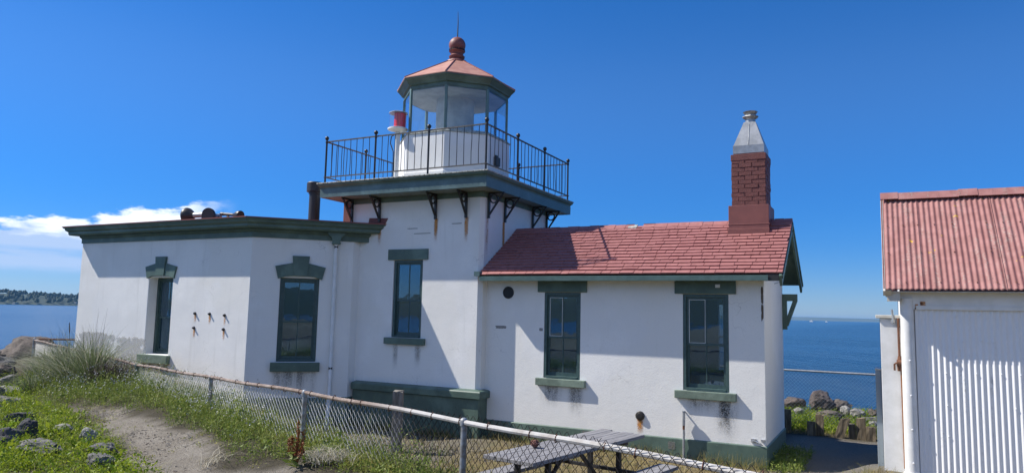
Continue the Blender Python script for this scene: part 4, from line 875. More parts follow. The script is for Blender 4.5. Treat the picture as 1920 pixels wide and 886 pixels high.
for x in np.arange(-18, .3, .31):
    x = x+rnd.uniform(-.1, .1); c_ = Vector((x, FY(x), FZ(x))); b.tube([c_+Vector((.012*math.cos(a)*.3, math.sin(a)*.025*.94, math.cos(a)*.026))+Vector((.005*a/6, 0, 0)) for a in np.linspace(0, 6.0, 9)], .004, 4)
b.build('wire_ties', M['rust'], FE)
F2 = thing('chain_link_fence', (-17.6, 13, 1), 'short fence run with a rusty rail at the corner beside the sea', 'fence', 'chain link fences')
pa, pb = (-19.0, 10.9), (-16.6, 12.4)
b = MB(); b.tube([(*pa, 1.25), (*pb, 1.26)], .022, 8); b.build('top_rail', M['rust'], F2, True)
b = MB(); chain_mesh(b, pa, pb, lambda q: 1.25, lambda q: gz(pa[0]+(pb[0]-pa[0])*q, pa[1]+(pb[1]-pa[1])*q)-.1, .045); b.build('wire_mesh', M['link2'], F2, fix=False)
F3 = thing('chain_link_fence', (-1, 16, 0), 'galvanised fence across the gap between lighthouse and shed', 'fence', 'chain link fences')
pa, pb = (-4.0, 16.0), (2.2, 16.0)
b = MB(); b.tube([(*pa, 1.135), (*pb, 1.115)], .021, 8); b.build('top_rail', M['galv'], F3, True)
b = MB(); chain_mesh(b, pa, pb, lambda q: 1.125, lambda q: -.15, .03, r=.0026); b.build('wire_mesh', M['link2'], F3, fix=False)
for x in (-3.9, 1.9):
    b = MB(); b.tube([(x, 16.02, -.4), (x, 16.02, 1.16)], .026, 8); b.build('post', M['galv'], F3, True)

# ------------------------------------------------------------------ picnic table and what lies on it
TC = Vector((-3.105, 7.53, -.03)); TV = Vector((.178, .984, 0)).normalized(); TS = TV.cross(Z_); tax = (TV, TS, Z_)
PT = thing('picnic_table', TC, 'weathered grey picnic table behind the wire fence', 'table')
rnd = random.Random(4)
b = MB()
for k in range(4):
    o_ = (k-1.5)*.155; e_ = (.05, -.03, .02, 0)[k]; b.box(TC+TS*o_+TV*(e_*.5)+Z_*.76, (2.28+e_, .147, .038), tax)
b.build('table_top', M['table'], PT, bevel=.004)
for s_ in (-1, 1):
    b = MB(); b.box(TC+TS*(s_*.62)+TV*(.04*s_)+Z_*.455, (2.2, .24, .04), tax); b.build('bench', M['table'], PT, bevel=.004)
for e_ in (-.72, .72):
    c_ = TC+TV*e_
    for s_ in (-.19, .19):
        b = MB(); b.box(c_+TS*s_+Z_*.33, (.05, .05, .80), tax); b.build('leg', M['dark_steel'], PT)
    b = MB(); b.box(c_+Z_*.725, (.05, .60, .03), tax); b.box(c_+Z_*.415, (.045, 1.46, .035), tax)
    a_, d_ = c_+Z_*.20, TC+TV*(e_*.15)+Z_*.72; v_ = (d_-a_); w_ = v_.normalized(); b.box((a_+d_)/2, (v_.length, .035, .035), (w_, TS, w_.cross(TS))); b.build('brace', M['dark_steel'], PT)
PC = thing('pine_cone', (-3.335, 7.08, .75), 'reddish brown cone lying on the picnic table', 'cone')
b = MB(); b.lathe([(.012, .006), (.03, .015), (.04, .04), (.03, .065), (.01, .08)], (-3.335, 7.08, .75), 12)
for k in range(46):
    a = k*2.4; h = .012+.066*k/46; rr = .043*math.sin(math.pi*(.15+.75*k/46)); p = Vector((-3.335+rr*math.cos(a), 7.08+rr*math.sin(a), .75+h)); o_ = Vector((math.cos(a), math.sin(a), .5)).normalized(); t_ = Vector((-math.sin(a), math.cos(a), 0))
    b.box(p, (.022, .016, .006), (o_, t_, o_.cross(t_)))
b.build('scales', simple('cone_scales', (.30, .15, .11), (.14, .06, .045), .8, scale=60), PC)

# ------------------------------------------------------------------ wooden post and the short stakes in the gap
def timber(name, loc, w, t, h, label, cat, mat, group=None, lean=0, rot=0, seed=0, notch=0):
    th = thing(name, loc, label, cat, group); b = MB(); rd = random.Random(seed); c = Vector(loc); ca, sa = math.cos(rot), math.sin(rot)
    U, V = Vector((ca, sa, 0)), Vector((-sa, ca, 0)); up = (Z_+U*lean).normalized(); n = 7; rows = 6; vs = []
    ring = [(-1, -1), (-.3, -1.05), (.35, -.97), (1, -1), (1.03, 0), (1, 1), (.2, 1.04), (-.4, .97), (-1, 1), (-1.02, 0)]; k = len(ring)
    for r_ in range(rows+1):
        q = r_/rows
        for i, (a, e) in enumerate(ring):
            hh = q*(h+.25)-.25; j = (rd.random()-.5)*.008
            if r_ == rows: hh -= rd.random()*.03+(notch if a < .1 else 0)
            vs.append(c+U*(a*w/2*(1-.03*q)+j)+V*(e*t/2+j)+up*hh)
    fs = [(r_*k+i, r_*k+(i+1) % k, (r_+1)*k+(i+1) % k, (r_+1)*k+i) for r_ in range(rows) for i in range(k)]+[tuple(range(k))[::-1], tuple(range(rows*k, rows*k+k))]
    b.add(vs, fs); b.build('timber', mat, th); return th, b
wp = Vector((-6.82, 9.42, gz(-6.82, 9.42)))
timber('wooden_post', wp, .155, .155, .95, 'thick weathered wooden post standing behind the wire fence', 'post', M['post_wood'], rot=R(24), seed=3, lean=.01)
sz = -.03; grp = 'old timber stakes in the gap'
for (x, y, w, h, lean, nt_, lab, sd) in ((-1.77, 15.44, .13, .44, 0, 0, 'dark timber stake close to the corner of the lighthouse annexe', 1), (-1.325, 15.22, .15, .27, 0, .0, 'low broken stake with a taller one against its right side', 2),
        (-1.18, 15.30, .145, .40, 0, 0, 'tall upright stake against the right side of a low broken one', 3), (-.85, 15.20, .17, .40, .36, 0, 'stake leaning strongly to the right', 4), (-.615, 15.28, .125, .28, 0, 0, 'narrow short stake just right of the leaning one', 5),
        (-.465, 15.24, .165, .41, 0, .03, 'tall ragged-topped stake between two shorter stakes near the white cabinet', 6), (-.30, 15.22, .16, .26, 0, 0, 'short wide stake nearest the white cabinet', 7)):
    timber('timber_stake', (x, y, gz(x, y)), w, .06+.02*(sd % 3), h, lab, 'stake', M['stake_wood'], grp, lean, R(-3+4*(sd % 3)), sd, nt_)

# ------------------------------------------------------------------ rocks
def rockmat(name, a, c):
    mt, nt, b, P = newmat(name); f = Noise(nt, P, 4, 7, .65); g_ = Noise(nt, P, 22, 5, .7)
    col = Mix(nt, MapR(nt, f, .35, .65), c, a); col = Mix(nt, MapR(nt, g_, .58, .72, 0, .6), col, tuple(min(1, x*1.9) for x in a))
    Lk(nt, col, b.inputs['Base Color']); b.inputs['Roughness'].default_value = .9; bump(nt, b, Mt(nt, 'ADD', g_, f), .8, .05); return mt
M['rk_brown'] = rockmat('brown_boulder', (.165, .135, .11), (.07, .058, .05)); M['rk_grey'] = rockmat('grey_rock', (.23, .22, .205), (.115, .11, .105))
M['rk_dark'] = rockmat('dark_rock', (.115, .112, .115), (.055, .055, .058)); M['rk_pale'] = rockmat('pale_rock', (.36, .345, .315), (.21, .20, .18)); M['rk_red'] = rockmat('reddish_rock', (.165, .128, .11), (.08, .065, .058))
def rock(x, y, z, sx, sy, szz, seed, mat, label, rot=0, sink=.25, group='rocks along the shore'):
    bm = bmesh.new(); bmesh.ops.create_icosphere(bm, subdivisions=4, radius=1); rd = random.Random(seed)
    pl = [(Vector((rd.gauss(0, 1), rd.gauss(0, 1), rd.gauss(0, .8))).normalized(), rd.uniform(.62, .95)) for _ in range(13)]
    mr = Matrix.Rotation(rot, 3, 'Z'); off = Vector((seed*3.1, seed*1.7, 0))
    for v in bm.verts:
        u = v.co.normalized(); r_ = 1.0
        for n_, d_ in pl:
            dt = u.dot(n_)
            if dt > .05: r_ = min(r_, d_/dt)
        r_ *= 1+.16*mnoise.fractal(u*2.2+off, 1, 2, 5)+.05*mnoise.noise(u*7+off)+.025*mnoise.noise(u*17+off); co = u*r_
        v.co = mr @ Vector((co.x*sx, co.y*sy, co.z*szz))
    me = bpy.data.meshes.new('rock'); bm.to_mesh(me); bm.free(); me.materials.append(mat); me.polygons.foreach_set('use_smooth', [True]*len(me.polygons)); me.set_sharp_from_angle(angle=R(28))
    o = bpy.data.objects.new('rock', me); o.location = (x, y, z+szz*(1-sink*2)*.9); link(o, None, o.location); tag(o, label, 'rock', group); return o
GF = 'rocks in the grass on the left'
rd_ = random.Random(77)
for k, (x, y, s_, mt_, lab) in enumerate(((-23.2, 12.6, .7, 'rk_dark', 'dark rock farthest left behind the big brown boulder'), (-20.6, 9.9, .42, 'rk_dark', 'dark rock below the left side of the big boulder'), (-17.6, 9.35, .36, 'rk_dark', 'small dark rock just left of the corner fence post'),
        (-16.2, 8.55, .34, 'rk_brown', 'brown rock above the rounded grey rock at the left edge'), (-17.2, 8.3, .42, 'rk_dark', 'dark rock at the left edge above the rounded grey rock'), (-12.6, 6.55, .26, 'rk_grey', 'small grey rock tucked under the pale slab'), (-10.9, 5.75, .2, 'rk_dark', 'small dark rock at the left edge in the weeds'))):
    rock(x, y, gz(x, y)-.02, s_, s_*.8, s_*rd_.uniform(.5, .8), 60+k, M[mt_], lab, rd_.uniform(0, 3), .2)
rock(-20.3, 11.5, .22, .85, .7, .60, 2, M['rk_brown'], 'largest brown boulder behind the corner fence post', .4, .1)
rock(-18.9, 9.6, .40, .45, .35, .22, 3, M['rk_dark'], 'dark flat rock in front of the big brown boulder', .3)
rock(-21.4, 10.6, .1, .7, .6, .45, 4, M['rk_brown'], 'dark brown rock tucked under the left side of the big boulder', 1.1)
rock(-22.0, 11.9, .2, .8, .6, .55, 5, M['rk_dark'], 'rock partly hidden behind the left of the big boulder', .8)
rock(-19.3, 8.9, .20, .5, .45, .26, 23, M['rk_dark'], 'low dark rock at the left edge below the big boulder', .5)
rock(-14.4, 7.75, .50, .36, .30, .24, 6, M['rk_grey'], 'rounded grey rock at the left edge above a pale slab', .2)
rock(-13.0, 7.0, .55, .42, .32, .16, 7, M['rk_pale'], 'pale flat slab at the left edge below the rounded grey rock', .5)
rock(-11.9, 6.3, .55, .34, .25, .17, 8, M['rk_grey'], 'grey rock at the left edge just below the pale slab', 1.2)
rock(-9.75, 5.45, .665, .20, .15, .10, 9, M['rk_dark'], 'dark low rock above the wedge-shaped rock', .7, .25, GF)
rock(-8.55, 4.88, .665, .13, .11, .14, 10, M['rk_dark'], 'dark wedge-shaped rock standing in green weeds', .3, .25, GF)
rock(-8.3, 4.50, .665, .20, .16, .12, 11, M['rk_dark'], 'dark rock at the left edge beside the wedge-shaped rock', 1.0, .25, GF)
rock(-7.6, 4.46, .665, .26, .14, .09, 12, M['rk_grey'], 'long low grey rock near the bottom left', .35, .25, GF)
rock(-8.7, 5.36, .665, .13, .10, .05, 13, M['rk_pale'], 'small pale flat rock in the weeds left of the path', .2, .25, GF)
rock(-7.9, 5.16, .665, .10, .08, .09, 14, M['rk_pale'], 'small pale upright rock at the weedy path edge', .6, .25, GF)
rock(-7.05, 4.78, .665, .16, .13, .07, 15, M['rk_grey'], 'grey flat rock half in the path edge', .9, .25, GF)
rock(-6.55, 4.40, .665, .16, .12, .08, 16, M['rk_grey'], 'grey rock at the bottom of the photo beside the path', .1, .25, GF)
GB = 'rocks on the bank beyond the gap'
rock(-2, 18.9, 0.08, 0.26, 0.25, 0.18, 31, M['rk_red'], 'reddish rock at the left of the bank beyond the gap', .3, .25, GB)
rock(-1.42, 18.8, 0.06, 0.36, 0.3, 0.295, 32, M['rk_red'], 'tallest brown boulder on the bank beyond the gap', .5, .2, GB)
rock(-1.02, 19, 0.03, 0.3, 0.28, 0.18, 37, M['rk_brown'], 'brown rock against the right side of the tallest boulder', 1.5, .2, GB)
rock(-1.12, 17.7, 0.01, 0.33, 0.24, 0.123, 33, M['rk_brown'], 'long low brown rock in front of the tallest boulder', .1, .25, GB)
rock(-1.79, 17.6, 0.08, 0.12, 0.11, 0.09, 34, M['rk_pale'], 'small white rock in the weeds at the left of the bank', .3, .25, GB)
rock(-0.86, 18.3, 0.1, 0.14, 0.12, 0.098, 35, M['rk_pale'], 'pale rock between brown boulder and white boulder', .9, .25, GB)
rock(-0.62, 18.2, 0.06, 0.17, 0.14, 0.115, 36, M['rk_pale'], 'white rounded boulder on the bank beyond the gap', .2, .25, GB)
rock(-0.3, 18.4, 0.08, 0.12, 0.11, 0.107, 38, M['rk_brown'], 'brown rock beside the white cabinet on the bank', .7, .25, GB)
rock(-0.33, 17.5, 0.03, 0.2, 0.15, 0.074, 39, M['rk_grey'], 'grey flat rock at the right of the bank', .1, .25, GB)
rock(-0.27, 16.7, 0.03, 0.1, 0.1, 0.098, 40, M['rk_pale'], 'pale rock just behind the fence by the white cabinet', .4, .25, GB)

# ------------------------------------------------------------------ plants
def leafmat(name, a, c, tr=.35, extra=None):
    mt, nt, b, P = newmat(name); out = [n for n in nt.nodes if n.type == 'OUTPUT_MATERIAL'][0]; g = N(nt, 'ShaderNodeNewGeometry')
    col = Mix(nt, g.outputs['Random Per Island'], a, c)
    if extra: col = Mix(nt, MapR(nt, Noise(nt, P, 2.0, 3), .5, .68), col, extra)
    Lk(nt, col, b.inputs['Base Color']); b.inputs['Roughness'].default_value = .55; b.inputs['Specular IOR Level'].default_value = .3
    t = N(nt, 'ShaderNodeBsdfTranslucent'); Lk(nt, col, t.inputs[0]); mx = N(nt, 'ShaderNodeMixShader'); mx.inputs[0].default_value = tr
    Lk(nt, b.outputs[0], mx.inputs[1]); Lk(nt, t.outputs[0], mx.inputs[2]); Lk(nt, mx.outputs[0], out.inputs[0]); return mt
M['lf_lush'] = leafmat('lush_weed_leaves', (.095, .185, .012), (.36, .42, .032), .4)
M['lf_yel'] = leafmat('yellowing_short_grass', (.16, .20, .03), (.40, .36, .11), .3)
M['lf_grass'] = leafmat('weed_grass_blades', (.11, .18, .022), (.36, .38, .09), .32)
M['lf_fence'] = leafmat('fence_weed_leaves', (.09, .155, .022), (.28, .32, .065), .32)
M['lf_dry'] = leafmat('dry_grass_blades', (.40, .31, .14), (.23, .20, .07), .25, (.14, .17, .04))
M['lf_wall'] = leafmat('wall_foot_grass', (.14, .16, .04), (.34, .27, .12), .25)
M['lf_beach'] = leafmat('beach_grass_blades', (.085, .13, .04), (.27, .30, .14), .2)
M['lf_plume'] = leafmat('pale_grass_plumes', (.50, .47, .36), (.30, .30, .20), .3)
M['lf_dead'] = leafmat('dead_pale_grass', (.62, .58, .46), (.42, .37, .27), .2)
M['lf_twig'] = leafmat('brown_twigs', (.11, .075, .055), (.055, .04, .032), .0)
M['lf_dock'] = leafmat('rust_dock_seed', (.30, .095, .03), (.15, .05, .022), .15)
def raw(name, V, Q, mat, parent=None):
    w = wloc(parent); V = np.asarray(V, np.float32)-np.array([w.x, w.y, w.z], np.float32); Q = np.asarray(Q, np.int32); me = bpy.data.meshes.new(name); k = Q.shape[1]
    me.vertices.add(len(V)); me.vertices.foreach_set('co', V.ravel()); me.loops.add(Q.size); me.loops.foreach_set('vertex_index', Q.ravel())
    me.polygons.add(len(Q)); me.polygons.foreach_set('loop_start', np.arange(0, Q.size, k, dtype=np.int32))
    me.update(calc_edges=True); me.materials.append(mat); me.polygons.foreach_set('use_smooth', [True]*len(Q)); o = bpy.data.objects.new(name, me); return link(o, parent)
def blades(P, L, Wd, lean, seg=3):
    n = len(P); L = np.broadcast_to(L, n); Wd = np.broadcast_to(Wd, n); a = RNG.uniform(0, 2*np.pi, n); sx = np.stack([np.cos(a), np.sin(a), np.zeros(n)], 1)
    V = np.zeros((n, seg+1, 2, 3)); lm = np.linalg.norm(lean, axis=1)
    for s in range(seg+1):
        t = s/seg; c = P.copy(); c[:, :2] += lean*(L*t**1.8)[:, None]; c[:, 2] += L*(t-np.minimum(lm, 1.4)*.42*t**2.4)
        h = (Wd*(1-t)**.7*.5)[:, None]; h = np.maximum(h, .0006); V[:, s, 0] = c-sx*h; V[:, s, 1] = c+sx*h
    b0 = np.arange(n)[:, None]*(seg+1)*2; Q = np.concatenate([b0+np.array([[2*s, 2*s+1, 2*s+3, 2*s+2]]) for s in range(seg)], 0); return V.reshape(-1, 3), Q
def leafs(P, size, up=.5, asp=.5):
    n = len(P); size = np.broadcast_to(size, n); d = RNG.normal(size=(n, 3)); d[:, 2] = np.abs(d[:, 2])*.6+up*RNG.random(n); d /= np.linalg.norm(d, axis=1)[:, None]
    s = np.cross(d, RNG.normal(size=(n, 3))); s /= np.linalg.norm(s, axis=1)[:, None]; nn = np.cross(d, s); sz_ = size[:, None]
    V = np.stack([P, P+d*sz_*.5+s*sz_*asp*.5+nn*sz_*.08, P+d*sz_, P+d*sz_*.5-s*sz_*asp*.5+nn*sz_*.08], 1); return V.reshape(-1, 3), np.arange(4*n).reshape(n, 4)
def join(*parts):
    Vs, Qs, o = [], [], 0
    for V, Q in parts: Vs.append(V); Qs.append(Q+o); o += len(V)
    return np.concatenate(Vs), np.concatenate(Qs)
def fbm(x, y, s, seed): return np.array([mnoise.fractal(Vector((a*s, b*s, seed)), 1, 2, 3) for a, b in zip(x, y)])
def scatter(n, x0, x1, y0, y1, acc):
    x = RNG.uniform(x0, x1, n); y = RNG.uniform(y0, y1, n); k = RNG.random(n) < acc(x, y, ft(x, y)); x, y = x[k], y[k]; return np.stack([x, y, ground_h(x, y)], 1)
def plants(C_, leaves, r, h, size, up=.5, asp=.5):
    n = len(C_); k = np.repeat(np.arange(n), leaves); m_ = len(k); s_ = RNG.uniform(.45, 1.3, n)[k]; a = RNG.uniform(0, 2*np.pi, m_); q = np.sqrt(RNG.random(m_))
    P = C_[k].copy(); P[:, 0] += np.cos(a)*q*r*s_; P[:, 1] += np.sin(a)*q*r*s_; P[:, 2] += h*s_*RNG.random(m_)*(1-.55*q**2); return leafs(P, size*RNG.uniform(.6, 1.4, m_)*s_**.5, up, asp)
BH = 0.0
def notbuilt(x, y): return (~((y > HY0-.05) & (x < HX1+.05) & (x > -7) & (y < 15)))*(~((y > TY0-.12) & (x < TX1+.12)))*(~((y > WING_Y-.05) & (x < XC+.1)))*(~((y-x > 20.15) & (y > 9.6)))
# lush ground cover left of the path
def acc1(x, y, t):
    edge = path_lo(x)+.16*fbm(x, y, 1.6, 2.0); return np.clip((edge-t)*7, 0, 1)*np.clip(.85+.9*fbm(x, y, .9, 7), .12, 1)
P1 = scatter(13000, -19.5, -4.9, 2.6, 8.6, acc1)
big = P1[RNG.random(len(P1)) < .16]
c1 = RNG.random(len(P1)); V, Q = join(plants(P1[c1 < .45], 16, .07, .07, .034, .5, .55), plants(P1[c1 > .55], 40, .075, .15, .020, .7, .32), plants(big, 60, .15, .26, .030, .7, .42), plants(big[::3], 16, .13, .10, .085, .35, .5))
g1 = raw('ground_cover', V, Q, M['lf_lush']); tag(g1, 'bright green weeds covering the ground left of the path', None, None, 'stuff')
Pb = scatter(21000, -19, -5, 2.8, 8.6, acc1); gr_ = RNG.gamma(2.0, .055, len(Pb))+.05; V, Q = blades(Pb, gr_, .0055, RNG.normal(0, .5, (len(Pb), 2))); tag(raw('green_grass', V, Q, M['lf_grass']), kind='stuff')
Pb = scatter(9000, -19, -4.9, 2.6, 8.8, lambda x, y, t: acc1(x, y, t+.12)*np.clip(.1+1.6*fbm(x, y, 1.3, 33), 0, 1)); V, Q = blades(Pb, RNG.uniform(.04, .16, len(Pb)), .006, RNG.normal(0, .8, (len(Pb), 2))); tag(raw('dead_stems', V, Q, M['lf_dry']), kind='stuff')
# weeds along the fence foot
def acc2(x, y, t):
    nz = fbm(x, y, 1.3, 4.0); lo = path_hi(x)+.14*nz; return np.clip((t-lo)*7, 0, 1)*np.clip((.32+.18*nz+.22*sm(-6.5, -8, x)-t)*5, 0, 1)*np.clip(.85+.8*fbm(x, y, 1.4, 9), .45, 1)*(1-.7*sm(-3.4, -2.6, x))
P2 = scatter(15000, -14.5, -2.6, 3.9, 9.4, acc2); hs = RNG.random(len(P2)); tall = P2[(hs < .42)]
V, Q = join(plants(P2, 16, .07, .10, .024, .6, .36), plants(tall, 44, .11, .32, .025, .8, .34), plants(tall[::5], 12, .10, .20, .06, .5, .4)); tag(raw('fence_weeds', V, Q, M['lf_fence']), 'green weeds along the foot of the wire fence', None, None, 'stuff')
Pb = scatter(14000, -14.5, -2.6, 3.9, 9.4, acc2); V, Q = blades(Pb, RNG.gamma(2.2, .08, len(Pb))+.06, .0055, RNG.normal(0, .38, (len(Pb), 2))); tag(raw('fence_grass', V, Q, M['lf_grass']), kind='stuff')
Pf = scatter(6500, -12.5, -5.4, 4.8, 9, lambda x, y, t: acc2(x, y, t)*np.clip(.25+1.5*fbm(x, y, .8, 14)+.5*sm(-6.5, -8, x), 0, 1)); Pf[:, 2] += RNG.uniform(.14, .36, len(Pf))
V, Q = leafs(Pf.repeat(3, 0)+RNG.normal(0, .006, (len(Pf)*3, 3)), .014, .8, .9); tag(raw('weed_flowers', V, Q, M['flower']), 'tiny white flowers on the weeds by the fence', None, None, 'stuff')
# dry grass between fence and building
def acc3(x, y, t): return np.clip((t-.12)*3, 0, 1)*np.clip((7.6-t)*2, 0, 1)*np.clip(.5+1.0*fbm(x, y, 1.2, 5), .06, 1)*notbuilt(x, y)*(1-.55*sm(1.5, 2.3, t)*sm(-5.2, -6.4, x))*(1-sm(10.9, 11.6, y)*sm(-1.9, -1.5, x))
Pd = scatter(60000, -10.5, .2, 4.2, 11.4, acc3); V, Q = blades(Pd, RNG.gamma(2, .035, len(Pd))+.025, .008, RNG.normal(0, .8, (len(Pd), 2)), 2); tag(raw('dry_grass', V, Q, M['lf_dry']), 'dry yellow grass between fence and lighthouse', None, None, 'stuff')
Pg = scatter(26000, -9.5, -2.0, 4.0, 9.6, lambda x, y, t: np.clip((t+.3)*5, 0, 1)*np.clip((1.7-t)*2, 0, 1)*np.clip(.5+1.3*fbm(x, y, 1.5, 6), 0, 1)*(1-.6*sm(-3.4, -2.4, x)))
V, Q = join(plants(Pg, 9, .05, .06, .028, .6, .35), blades(Pg, RNG.gamma(2, .04, len(Pg))+.04, .006, RNG.normal(0, .45, (len(Pg), 2)))); tag(raw('short_weeds', V, Q, M['lf_yel']), kind='stuff')
# grass at the foot of the walls
def wallfoot(x0, x1, y, n, hmax, dx=0, dy=0):
    x = RNG.uniform(x0, x1, n); k = RNG.random(n) < np.clip(.5+1.2*fbm(x, x*0, 1.6, 8), .08, 1); x = x[k]; P = np.stack([x, y-np.abs(RNG.normal(0, .09, len(x))), x*0-.03], 1); return blades(P, RNG.uniform(.05, hmax, len(x)), .006, RNG.normal(0, .25, (len(x), 2)))
ua = RNG.uniform(0, 1.8, 700); Pa = np.stack([XC+ua*.7071+.10, WING_Y+ua*.7071-.10, ground_h(XC+ua*.7071+.1, WING_Y+ua*.7071-.1)], 1)+np.concatenate([np.abs(RNG.normal(0, .08, (700, 1)))*[[.7, -.7]], np.zeros((700, 1))], 1)
V, Q = join(wallfoot(-6.2, -1.6, HY0-.03, 2400, .24), wallfoot(-9.2, -6.3, TY0-.10, 1500, .20), blades(Pa, RNG.uniform(.05, .22, 700), .006, RNG.normal(0, .25, (700, 2))))
tag(raw('wall_foot_grass', V, Q, M['lf_wall']), 'tufts of dry and green grass along the foot of the walls', None, None, 'stuff')
n = 420; x = RNG.uniform(HX1+.02, HX1+.5, n); y = RNG.uniform(11.1, 13.2, n); P = np.stack([x, y, x*0-.03], 1); V, Q = join(plants(P[:160], 16, .07, .14, .03), blades(P, RNG.uniform(.08, .26, n), .006, RNG.normal(0, .3, (n, 2)))); tag(raw('gap_weeds', V, Q, M['lf_fence']), kind='stuff')
# bank beyond the gap
Pk = scatter(6000, -3.6, .6, 15.5, 20.5, lambda x, y, t: np.clip(.55+1.0*fbm(x, y, .9, 3), .05, 1)); V, Q = join(plants(Pk[:1500], 12, .09, .16, .05), blades(Pk, RNG.uniform(.08, .30, len(Pk)), .012, RNG.normal(0, .35, (len(Pk), 2)))); tag(raw('bank_grass', V, Q, M['lf_lush']), 'green grass and weeds among the rocks beyond the gap', None, None, 'stuff')
Pk = scatter(4200, -2.4, .2, 15.2, 16.8, lambda x, y, t: np.clip(.5+1.0*fbm(x, y, 1.5, 13), .05, 1)); V, Q = blades(Pk, RNG.uniform(.03, .12, len(Pk)), .008, RNG.normal(0, .5, (len(Pk), 2)), 2); tag(raw('bank_dry_grass', V, Q, M['lf_dry']), kind='stuff')

Pq = scatter(5200, -11.5, -4.6, 3.6, 7.6, lambda x, y, t: np.clip(1.1-np.minimum(np.abs(t-path_lo(x)), np.abs(t-path_hi(x)))*4.2, .035, 1)*np.clip(.35+1.3*fbm(x, y, 2.2, 51), 0, 1)*(t < path_hi(x)+.15)*(t > path_lo(x)-.15))
V, Q = join(plants(Pq[::2], 9, .045, .035, .022, .4, .45), blades(Pq, RNG.gamma(2, .025, len(Pq))+.02, .005, RNG.normal(0, .7, (len(Pq), 2)))); tag(raw('path_edge_weeds', V, Q, M['lf_yel']), 'short trodden weeds creeping over the path edges', None, None, 'stuff')
# tall beach grass by the fence: each clump a thing
def clump(x, y, n, L, spread, label, bend=(-.55, -.05), plume=60):
    t = thing('beach_grass_clump', (x, y, gz(x, y)), label, 'grass clump', 'beach grass clumps by the fence')
    a = RNG.uniform(0, 2*np.pi, n); q = np.abs(RNG.normal(0, spread*.6, n)); P = np.stack([x+np.cos(a)*q, y+np.sin(a)*q, np.zeros(n)], 1); P[:, 2] = ground_h(P[:, 0], P[:, 1])-.02
    ln = np.stack([np.cos(a), np.sin(a)], 1)*(.25+.5*RNG.random(n))[:, None]+np.array([bend])*RNG.uniform(.0, 1.5, n)[:, None]+RNG.normal(0, .22, (n, 2))
    V, Q = blades(P, L*RNG.uniform(.35, 1.15, n), .013, ln, 5); raw('blades', V, Q, M['lf_beach'], t)
    m_ = plume; V, Q = blades(P[:m_], L*RNG.uniform(.7, 1.3, m_), .011, ln[:m_]*1.25+RNG.normal(0, .2, (m_, 2)), 5); raw('pale_blades', V, Q, M['lf_plume'], t)
    k_ = max(8, n//45); a = RNG.uniform(0, 6.28, k_); P = np.stack([x+np.cos(a)*spread*.5, y+np.sin(a)*spread*.4, np.zeros(k_)], 1); P[:, 2] = ground_h(P[:, 0], P[:, 1]); V, Q = blades(P, L*RNG.uniform(1.0, 1.45, k_), .007, RNG.normal(0, .16, (k_, 2)), 4); raw('stalks', V, Q, M['lf_twig'], t); return t
clump(-14.2, 8.45, 330, .62, .32, 'beach grass clump nearest the corner fence post', (-.6, -.1), 150)
clump(-13.3, 8.05, 380, .78, .34, 'bushy beach grass clump left of the tallest clump', (-.6, -.1), 190)
clump(-12.4, 7.75, 380, .82, .30, 'tall beach grass clump in the middle with pale drooping heads', (-.5, -.1), 170)
clump(-11.6, 7.55, 300, .95, .20, 'tallest upright beach grass clump beside the brown bramble', (-.15, 0), 60)
clump(-12.9, 7.35, 300, .42, .34, 'low green beach grass clump in front of the taller ones', (-.5, -.1), 60)
DS = thing('bramble', (-10.95, 7.45, gz(-10.95, 7.45)), 'tangled brown bramble against the wire fence', 'bramble'); n = 900; P = np.stack([RNG.normal(-10.95, .22, n), RNG.normal(7.45, .14, n), np.zeros(n)], 1); P[:, 2] = ground_h(P[:, 0], P[:, 1])+RNG.random(n)*.22
V, Q = blades(P, RNG.uniform(.12, .42, n), .006, RNG.normal(0, .8, (n, 2)), 4); raw('twigs', V, Q, M['lf_twig'], DS)
ST = thing('dry_stalk', (-14.0, 8.62, gz(-14, 8.62)), 'single tall dry stalk rising against the sea', 'stalk'); b = MB(); b.tube([(-14.0, 8.62, gz(-14, 8.62)), (-14.03, 8.63, 1.3), (-14.10, 8.64, 1.80)], [.008, .006, .003], 5); b.lathe([(.004, 0), (.011, .05), (.009, .16), (.003, .22)], (-14.075, 8.64, 1.57), 6, (-.15, 0, 1)); b.build('stem', M['lf_twig'], ST)
# rust-red dock
dx, dy = -4.50, 4.80; DK = thing('dock_plant', (dx, dy, gz(dx, dy)), 'rust-red dock plant in seed in front of the fence', 'plant'); b = MB(); Pp = []; z0 = gz(dx, dy); DKS = .66
for (ox, oy, h, s0) in ((.0, 0, .60, 0), (.045, .02, .50, .05), (-.10, .0, .36, .1), (-.05, -.02, .40, .08), (.07, -.02, .34, .12), (-.02, .03, .46, .06)):
    a_, c_ = Vector((dx, dy, z0+s0*DKS)), Vector((dx+ox, dy+oy, z0+h*DKS)); mid = a_.lerp(c_, .5)+Vector((ox*.25, 0, -.02)); b.tube([a_, mid, c_], [.006, .004, .002], 5)
    for k in range(150):
        q = RNG.uniform(.25, 1); p = a_.lerp(mid, q*2) if q < .5 else mid.lerp(c_, q*2-1); r_ = .024*(1.15-q*.75); Pp.append((p.x+RNG.normal(0, r_*.6), p.y+RNG.normal(0, r_*.6), p.z+RNG.normal(0, .01)))
b.build('stem', M['lf_dock'], DK); V, Q = leafs(np.array(Pp), .016, .5, .8); raw('seed_heads', V, Q, M['lf_dock'], DK)
Pl = np.array([[dx, dy, z0]])+np.concatenate([RNG.normal(0, .05, (26, 2)), RNG.uniform(.02, .16, (26, 1))], 1); V, Q = leafs(Pl, .11, .5, .3); raw('leaves', V, Q, M['lf_fence'], DK)
